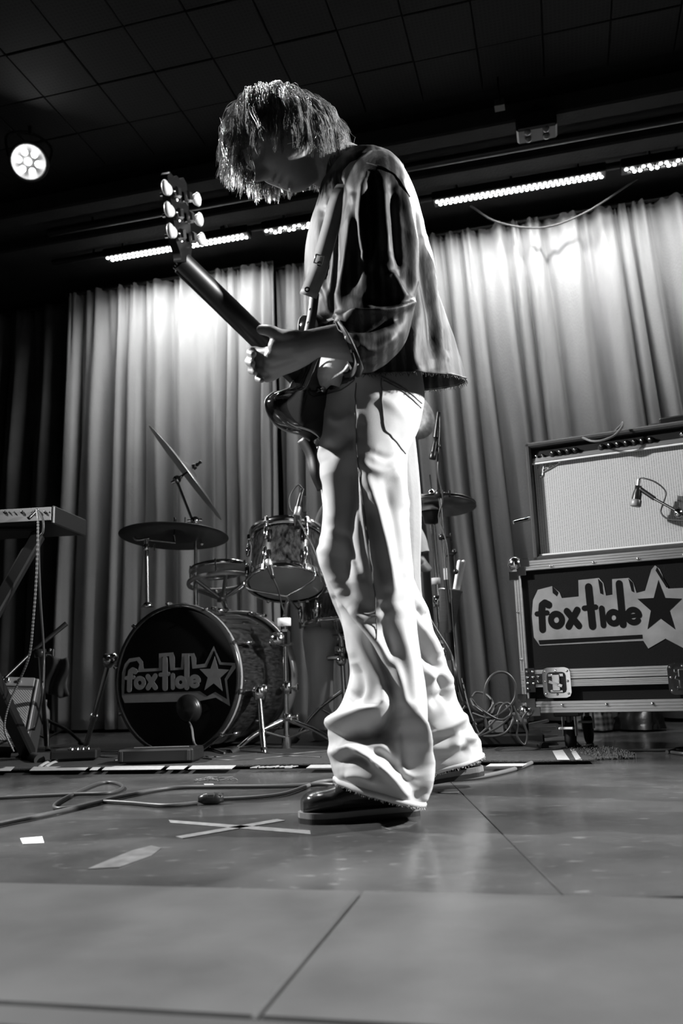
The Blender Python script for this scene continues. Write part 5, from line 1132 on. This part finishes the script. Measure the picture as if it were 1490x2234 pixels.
# ------------------------------------------------------------ strap
M_strap = mat('pale_leather', .26, .55, var=.12, scale=40); M_strapd = mat('dark_strap', .02, .5)
st = empty('guitar_strap', 'leather guitar strap with buckle and holes across the chest of the person', 'strap', P(700, 560, 1.70))
def ribbon(pts, wpx, name, m_, par, th=.003, widthdir=None):
    q = MB(); c = cr([P(*p) for p in pts], 24); V = []
    for k, p in enumerate(c):
        p = Vector(p); d = (Vector(c[min(k+1, 23)])-Vector(c[max(k-1, 0)])).normalized(); v = (p-Vector(CAM)).normalized(); s_ = d.cross(v+Vector((.25, -.2, 0))).normalized()*wpx/2; V += [p-s_, p+s_]
    q.add(V, [(2*i, 2*i+1, 2*i+3, 2*i+2) for i in range(23)], True); o = q.build(name, m_, par); md = o.modifiers.new('s', 'SOLIDIFY'); md.thickness = th; return o
ribbon([(778, 352, 1.79), (752, 400, 1.705), (735, 440, 1.685), (722, 490, 1.68), (707, 545, 1.68), (690, 600, 1.68), (672, 645, 1.68)], .038, 'chest_leather', M_strap, st)
ribbon([(686, 640, 1.685), (680, 690, 1.69), (668, 745, 1.70), (658, 790, 1.74)], .020, 'lower_strap', M_strapd, st)
ribbon([(660, 955, 1.80), (680, 990, 1.79), (690, 1030, 1.78), (706, 1066, 1.79)], .030, 'strap_end', M_strapd, st)
for x, y in ((697, 576), (670, 632)): MB().lathe([(.003, .002), (.006, .002), (.006, 0), (.003, 0)], P(x, y, 1.672), (0, -1, 0), 14, close=True).build('eyelet', M_bmetal, st)
q = MB(); q.tube([P(690, 555, 1.668), P(706, 560, 1.668), P(701, 578, 1.668), P(685, 573, 1.668), P(690, 555, 1.668)], .002, 6); q.build('buckle', M_chrome, st)
for x, y in ((677, 675), (672, 704)): MB().ball(P(x, y, 1.68), .003, 8).build('stud', M_chrome, st)
# ------------------------------------------------------------ the drummer, mostly behind the guitarist
dr = empty('drummer', 'seated person in white long sleeves behind the drum kit, mostly hidden', 'person', (P(800, 1400, 4.2).x, 4.2, 0))
D = MB(); yd = 4.2
HD = frame(P(800, 985, yd), (-.1, -1, -.15), (0, 0, 1)); head_mesh(D, HD, .95)
limb(D, [(P(800, 1030, yd), .055), (P(800, 1080, yd), .065), (P(800, 1140, yd), .14), (P(800, 1250, yd), .15), (P(800, 1340, yd), .16)])
limb(D, [(P(720, 1120, yd), .055), (P(695, 1200, yd-.05), .045), (P(720, 1260, yd-.25), .035), (P(755, 1270, yd-.35), .03)])
limb(D, [(P(865, 1120, yd), .055), (P(885, 1190, yd-.03), .045), (P(900, 1205, yd-.1), .04), (P(915, 1225, yd-.15), .032), (P(917, 1230, yd-.2), .035)])
for k in range(4): limb(D, [(P(912+k*6, 1218+k*5, yd-.2), .014), (P(926+k*4, 1226+k*5, yd-.23), .011), (P(922+k*3, 1236+k*3, yd-.26), .010), (P(908+k*4, 1238+k*2, yd-.24), .009)], 8)
limb(D, [(P(900, 1215, yd-.22), .014), (P(903, 1234, yd-.25), .011), (P(913, 1240, yd-.26), .009)], 8)
for sx, kx in ((-1, 700), (1, 850)): limb(D, [(P(800+sx*30, 1350, yd), .09), (P(kx, 1370, yd-.35), .07), (P(kx, 1490, yd-.35), .055), (P(kx, 1600, yd-.3), .04)])
fuse(D, 'body', M_skin, dr, .008, 3)
M_tee = mat('white_cotton', .7, .8, bump=.3, bscale=30)
q = MB(); cloth(q, wrinkle(loft([(765, 1062, 835, 1062, yd, .07), (720, 1095, 880, 1095, yd, .12), (705, 1160, 890, 1160, yd, .15), (708, 1260, 888, 1260, yd, .16), (705, 1350, 892, 1350, yd, .17)], 70, 80, 0), [], .004, 61, 10))
tee = q.build('jumper', M_tee, dr)
for L in ([(705, 1100, 745, 1100, yd, .06), (690, 1130, 735, 1150, yd, .055), (680, 1190, 722, 1200, yd-.05, .05), (700, 1250, 730, 1275, yd-.2, .045)],
          [(845, 1095, 890, 1100, yd, .06), (862, 1140, 902, 1130, yd-.02, .055), (880, 1185, 925, 1165, yd-.08, .05), (892, 1212, 936, 1203, yd-.14, .045)]):
    q = MB(); cloth(q, wrinkle(loft(L, 50, 50, 0), [], .003, 71, 12)); q.build('sleeve', M_tee, tee)
q = MB()
for kx, o_ in ((700, -20), (850, 20)): cloth(q, wrinkle(loft([(770+o_, 1330, 830+o_, 1350, yd, .1), (kx-20, 1335, kx+50, 1370, yd-.25, .085), (kx-40, 1375, kx+35, 1390, yd-.38, .08), (kx-28, 1480, kx+28, 1480, yd-.38, .075), (kx-28, 1590, kx+28, 1590, yd-.34, .07)], 50, 70, 0), [], .004, 81, 9))
q.build('trousers', mat('pale_trousers', .4, .85), dr)
q = MB()
for k in range(1400):
    v = Vector((rnd.gauss(0, 1), rnd.gauss(0, 1), rnd.gauss(0, 1))).normalized()
    if v.z < -.1 or (v.x > .3 and v.z < .4): continue
    p = HD @ Vector((v.x*.1, v.y*.08, v.z*.118)); q.tube([p, p+Vector((v.y*.02, -v.x*.02, .01)), p+Vector((v.y*.03, -v.x*.03, -.05))], [.004, .004, .001], 4)
hr = q.build('hair', M_hair, dr); hr['kind'] = 'stuff'
st_ = empty('drum_stool', 'round black stool under the seated drummer', 'stool', (P(800, 1400, yd).x, yd+.02, 0)); zz = P(800, 1395, yd).z
MB().lathe([(0, -.09), (.15, -.09), (.17, -.07), (.17, -.02), (.15, 0), (0, 0)], (P(800, 1400, yd).x, yd+.02, zz), (0, 0, 1), 32).build('seat', M_bplastic, st_)
tripod(st_, (P(800, 1400, yd).x, yd+.02, 0), .2, zz-.1, .3, .011); MB().cyl((P(800, 1400, yd).x, yd+.02, .06), (P(800, 1400, yd).x, yd+.02, zz-.08), .014).build('post', M_chrome, st_)
#@@PART6
# ------------------------------------------------------------ keyboard and its stand at the left edge
ky = 3.0; KM = frame(P(118, 1141, ky), (-1, .10, 0), (0, 0, 1)); kz = KM.translation.z
kb = empty('keyboard', 'grey-backed electric keyboard cut off by the left picture edge', 'keyboard', M=KM)
M_kb = mat('grey_panel', .16, .5, .3, var=.1); kh = P(118, 1105, ky).z-kz
MB().box((.42, -.14, kh/2+.0), (.84, .28, kh), .008, KM).build('case', M_bplastic, kb)
MB().box((.42, .003, kh/2+.004), (.82, .006, kh-.012), .001, KM).build('back_panel', M_kb, kb)
MB().box((.004, -.14, kh/2), (.012, .29, kh+.006), .004, KM).build('end_cheek', M_bplastic, kb)
for px, r in ((12, .004), (22, .002), (33, .002), (50, .0045), (72, .003), (88, .003), (100, .0035), (110, .002)):
    c = KM.inverted() @ onp(px, 1118, KM.translation, KM.to_3x3() @ Vector((0, 1, 0))); MB().lathe([(0, .006), (r*.7, .006), (r*1.3, .004), (r*1.4, 0)], KM @ Vector((c.x, .006, c.z)), KM.to_3x3() @ Vector((0, 1, 0)), 12).build('socket', M_bmetal, kb)
c = P(92, 1117, ky-.02); MB().cyl(P(62, 1131, ky-.045), P(82, 1112, ky-.02), .007, n=10).build('plug', M_bmetal, kb)
ks = empty('keyboard_stand', 'black folding keyboard stand with thick legs at the left edge', 'stand', Fl(80, 1668))
def beam(a, b, w_, name, m_=M_bmetal, par=ks):
    a, b = Vector(a), Vector(b); M = frame((a+b)/2, (b-a), Vector((.1, -1, .05)).cross(b-a)); MB().box((0, 0, 0), ((b-a).length, w_, w_), .006, M).build(name, m_, par)
beam(P(85, 1165, 3.08), P(-60, 1420, 3.0), .045, 'strut'); beam(P(-60, 1390, 2.75), Fl(62, 1664)+Vector((0, 0, .03)), .05, 'leg')
MB().cyl(Fl(45, 1655)+Vector((0, 0, .022)), Fl(86, 1672)+Vector((0, 0, .022)), .02, n=16).build('foot_tube', M_rubber, ks)
beam(P(85, 1150, 3.08), P(-60, 1150, 3.05), .035, 'top_bar')
# coily cable with pale wrap
def beadcable(pts, label):
    p = cr([P(*a) for a in pts], 90); q = MB().tube(p, .0036, 6); o = q.build('braided_cable', M_cable); tag(o, label, 'cable'); WM[o.name] = Matrix.Identity(4)
    q = MB()
    for k in range(1, 88): 
        a, b = Vector(p[k]), Vector(p[k+1]); q.cyl(a, a.lerp(b, .45), .0042, n=6)
    w_ = q.build('pale_braid', M_gcable, o); w_['kind'] = 'stuff'
beadcable([(80, 1112, 2.95), (83, 1145, 2.92), (80, 1250, 2.92), (73, 1350, 2.93), (64, 1430, 2.95), (40, 1490, 3.0), (20, 1535, 3.0), (10, 1590, 3.0), (30, 1640, 3.0)], 'cable with pale braid hanging from the keyboard')
solo(MB().tube([P(84, 1115, ky-.03), P(94, 1135, ky-.04), P(94, 1160, ky-.04), P(85, 1185, ky-.03), P(88, 1300, 3.0), P(96, 1440, 3.05), P(88, 1540, 3.05), Fl(64, 1632)+Vector((0, 0, .01))], .004, 8, 60), 'keyboard_cable', M_cable, 'plain black cable drooping from the keyboard back', 'cable')
# small tilted amplifier behind the stand
TM = frame(P(75, 1565, 3.5), (.97, .2, 0), (0, 0, 1)) @ Matrix.Rotation(math.radians(-26), 4, 'X') @ Matrix.Translation((-.02, 0, 0)) @ Matrix.Rotation(math.radians(4), 4, 'Y')
TM.translation.z = .06
ta = empty('small_amplifier', 'small dark amplifier tilted back behind the keyboard stand', 'amplifier', M=TM)
ah = .30
MB().box((-.3, .11, ah/2), (.6, .22, ah), .01, TM).build('cabinet', M_tolex, ta)
MB().box((-.3, -.002, ah/2-.02), (.55, .01, ah-.08), .002, TM).build('grille', wave_mat('dark_grille', .05, .22, 'DIAGONAL', 60), ta)
MB().box((-.3, -.004, ah-.025), (.56, .012, .04), .003, TM).build('control_panel', M_kb, ta)
for k in range(6): MB().lathe([(0, .014), (.007, .014), (.009, 0)], TM @ Vector((-.08-.045*k, -.01, ah-.025)), TM.to_3x3() @ Vector((0, -1, 0)), 12).build('knob', M_chrome, ta)
MB().box((-.01, -.004, ah/2), (.008, .01, ah-.02), .002, TM).build('edge_trim', M_steel, ta)
for x in (-.05, -.55): MB().box((x, .1, -.012), (.05, .1, .03), .006, TM).build('foot', M_rubber, ta)
# mic boom by the small amp
o = empty('low_boom_stand', 'low black boom stand slanting across the small amplifier', 'microphone stand', Fl(60, 1640))
MB().cyl(P(145, 1360, 3.25), P(60, 1430, 3.2), .010, .007, n=10).build('boom', M_bmetal, o); MB().cyl(P(70, 1422, 3.2), P(5, 1485, 3.1), .006, n=10).build('boom_end', M_bmetal, o)
b = Fl(100, 1640); MB().cyl(P(88, 1425, 3.2), (b.x, b.y, .03), .009, n=10).build('pole', M_bmetal, o); collar(o, P(88, 1425, 3.2), .02, .03, M_bmetal); tripod(o, (b.x, b.y, 0), .2, .14, .9, .008, M_bmetal)
MB().ball(P(110, 1418, 3.18), .006, 8).build('bolt', M_chrome, o)
# sheet music / folded cloth hanging between curtain and stand
q = MB(); V = []
for j in range(14):
    for i in range(14): V.append(P(95+52*i/13+4*math.sin(j*.5), 1438+85*j/13-18*abs(i/13-.75), 4.4+.03*math.sin(i*.9+j*.3)))
q.grid(V, 14, 14); o = empty('draped_jacket', 'dark jacket draped over a low stand at the left', 'jacket', Fl(120, 1600)); q.build('cloth', M_curtain_d, o).modifiers.new('s', 'SOLIDIFY').thickness = .01
b = Fl(122, 1602); MB().cyl(P(122, 1440, 4.42), (b.x, b.y, 0.0), .012).build('post', M_bmetal, o)
o = empty('water_bottle', 'small clear bottle on the floor in front of the dark curtain', 'bottle', Fl(95, 1606))
c = Fl(95, 1606); MB().lathe([(0, 0), (.03, 0), (.033, .01), (.033, .12), (.03, .15), (.012, .18), (.012, .2), (0, .2)], c, (0, 0, 1), 20).build('bottle_body', mat('clear_plastic', .5, .12, coat=.5), o); MB().cyl(c+Vector((0, 0, .2)), c+Vector((0, 0, .215)), .014, n=12).build('cap', M_white, o)
# boxes and pedals on the rug
def fbox(nm, label, cat, px, py, w_, d_, h, rz=0, m_=M_bplastic):
    c = Fl(px, py, .02); c.z = .02; M = Matrix.Translation(c) @ Matrix.Rotation(rz, 4, 'Z'); o = empty(nm, label, cat, M=M); MB().box((0, 0, h/2), (w_, d_, h), .006, M).build('housing', m_, o); return o, M, h
o, M, h = fbox('floor_box', 'low black box on the rug in front of the bass drum', 'box', 352, 1660, .27, .14, .046, math.radians(-6))
MB().box((0, 0, h+.001), (.20, .004, .003), .001, M).build('top_ridge', M_kb, o)
for x in (-.12, .12): MB().box((x, -.068, h/2), (.012, .01, h-.01), .002, M).build('corner_guard', M_rubber, o)
o, M, h = fbox('effects_pedal', 'black foot pedal with shiny knobs on the rug at left', 'pedal', 165, 1656, .17, .09, .035, .1)
for k in range(4): MB().lathe([(0, .014), (.008, .014), (.01, 0)], M @ Vector((-.01+.02*k, -.03, h)), (0, 0, 1), 12).build('knob', M_chrome, o)
MB().box((-.045, 0, h), (.05, .07, .008), .003, M).build('foot_switch', M_rubber, o)
# pedalboard, gear and a tangle of cables right of the legs
o, M, h = fbox('pedalboard', 'black pedalboard beside the flight case under a tangle of cables', 'pedalboard', 1098, 1622, .3, .2, .04, math.radians(-10))
for k, (x, y, w_, hh) in enumerate(((-.1, -.04, .07, .035), (-.02, -.03, .06, .05), (.06, -.04, .07, .04), (-.06, .05, .1, .05), (.07, .06, .06, .07))):
    p = MB().box((x, y, h+hh/2), (w_, .07, hh), .006, M).build('stomp_box', [M_bmetal, M_kb, M_bplastic][k % 3], o)
    MB().lathe([(0, .014), (.007, .014), (.008, 0)], M @ Vector((x, y-.015, h+hh)), (0, 0, 1), 12).build('switch', M_chrome, p)
TY = 3.05
def tang(pts, label, r=.0042, Y=TY): solo(MB().tube([P(p[0], p[1], Y+(p[2] if len(p) > 2 else 0)) for p in pts], r, 8, len(pts)*10), 'tangled_cable', M_cable, label, 'cable', None)
tang([(1062, 1590), (1056, 1540), (1060, 1495), (1078, 1470), (1104, 1468), (1123, 1490), (1122, 1525), (1098, 1552), (1065, 1566), (1030, 1556)], 'tall standing loop of the cable tangle near the curtain', .0045)
tang([(1030, 1520, .05), (1040, 1510, .05), (1062, 1516, .03), (1075, 1535), (1060, 1555), (1035, 1540), (1028, 1525, .04), (1050, 1548), (1090, 1570), (1115, 1560)], 'small leftmost loop of the cable tangle beside the rear leg')
tang([(1030, 1610), (1060, 1600), (1095, 1580), (1115, 1555), (1110, 1535), (1095, 1540), (1080, 1570), (1055, 1595), (1020, 1625)], 'cable of the tangle arching low to the floor by the rear shoe')
tang([(1015, 1540, .1), (1005, 1560, .1), (1020, 1590, .05), (1055, 1606), (1100, 1600), (1118, 1570), (1105, 1540, .05), (1085, 1535, .05), (1070, 1560, .03)], 'wide low loop of the cable tangle in front of the pedalboard')
tang([(1120, 1540), (1130, 1570), (1128, 1605), (1145, 1625), (1150, 1600), (1140, 1570), (1150, 1552)], 'short cable loop of the tangle nearest the flight case corner', .0038)
tang([(1008, 1480, .2), (1022, 1540, .15), (1040, 1590, .1), (1048, 1606, .05), (1035, 1600, .1), (1010, 1550, .2), (1000, 1510, .2)], 'thin pale cable loop hanging by the microphone stand foot', .003)
o = empty('junction_box', 'small metal plug box standing amid the cable tangle', 'box', Fl(1118, 1610)); c = Fl(1128, 1612); M = Matrix.Translation(c)
MB().box((0, 0, .05), (.07, .06, .1), .006, M).build('housing', M_bmetal, o)
for k in range(3): MB().cyl(M @ Vector((-.03+.03*k, -.03, .07)), M @ Vector((-.03+.03*k, -.05, .075)), .008, n=10).build('plug', M_chrome, o)
for k, (a, b_) in enumerate(((1182, 1640), (1190, 1630), (1196, 1622))): pass
o = empty('cable_stage_box', 'metal rods and rails of folded stand lying behind the case wheel', 'stand', Fl(1180, 1620, 0))
for k, (x0, y0, x1, y1) in enumerate(((1150, 1582, 1195, 1572), (1152, 1600, 1200, 1596), (1158, 1608, 1215, 1606), (1150, 1590, 1210, 1588))): MB().cyl(P(x0, y0, 3.6), P(x1, y1, 3.7), .007, n=10).build('rod', M_chrome, o)
MB().cyl(Fl(1045, 1622)+Vector((0, 0, .02)), Fl(1190, 1643)+Vector((0, 0, .022)), .018, .016, n=14).build('folded_leg', M_bmetal, o)
# things stowed behind the case, seen under it
def bag(label, px0, px1, py0, Y, m_, nm='cloth_bundle', cat='clothes', seed=1):
    c = P((px0+px1)/2, 1600, Y); wd = (P(px1, 1600, Y)-P(px0, 1600, Y)).length/2; V = []
    for j in range(26):
        for i in range(36):
            a = PI/2*j/25; t = 2*PI*i/36; v = Vector((math.cos(a)*math.cos(t), math.cos(a)*math.sin(t), math.sin(a))); k = 1+.22*noise.noise(v*2.6+Vector((seed, 0, 0)))+.1*(1-abs(noise.noise(v*5+Vector((0, seed, 0)))*2))
            V.append(Vector((c.x+v.x*wd*k, c.y+v.y*.14*k, .01+v.z*.24*k)))
    solo(MB().grid(V, 36, 26, wrap=True), nm, m_, label, cat)
def plaid():
    m = mat('plaid_cloth', .2, .9); nt = m.node_tree; b = nt.nodes['Principled BSDF']; tc = nt.nodes['Texture Coordinate']; o_ = []
    for ax_ in ('X', 'Z'):
        w_ = nt.nodes.new('ShaderNodeTexWave'); w_.bands_direction = ax_; w_.inputs['Scale'].default_value = 12; nt.links.new(tc.outputs['Object'], w_.inputs[0]); o_.append(w_)
    mu = nt.nodes.new('ShaderNodeMath'); mu.operation = 'ADD'; nt.links.new(o_[0].outputs['Fac'], mu.inputs[0]); nt.links.new(o_[1].outputs['Fac'], mu.inputs[1])
    r = nt.nodes.new('ShaderNodeMapRange'); r.inputs[1].default_value = 0; r.inputs[2].default_value = 2; r.inputs[3].default_value = .08; r.inputs[4].default_value = .6; nt.links.new(mu.outputs[0], r.inputs[0]); nt.links.new(r.outputs[0], b.inputs['Base Color']); return m
bag('plaid cloth bundled on the floor behind the flight case', 1268, 1330, 1560, 4.15, plaid(), seed=2)
bag('white cloth bundle on the floor behind the flight case', 1322, 1356, 1560, 4.2, M_tee, seed=4)
bag('dark crumpled bag on the floor behind the flight case', 1345, 1440, 1560, 4.1, mat('black_nylon', .03, .4, bump=.4, bscale=20), 'soft_bag', 'bag', 6)
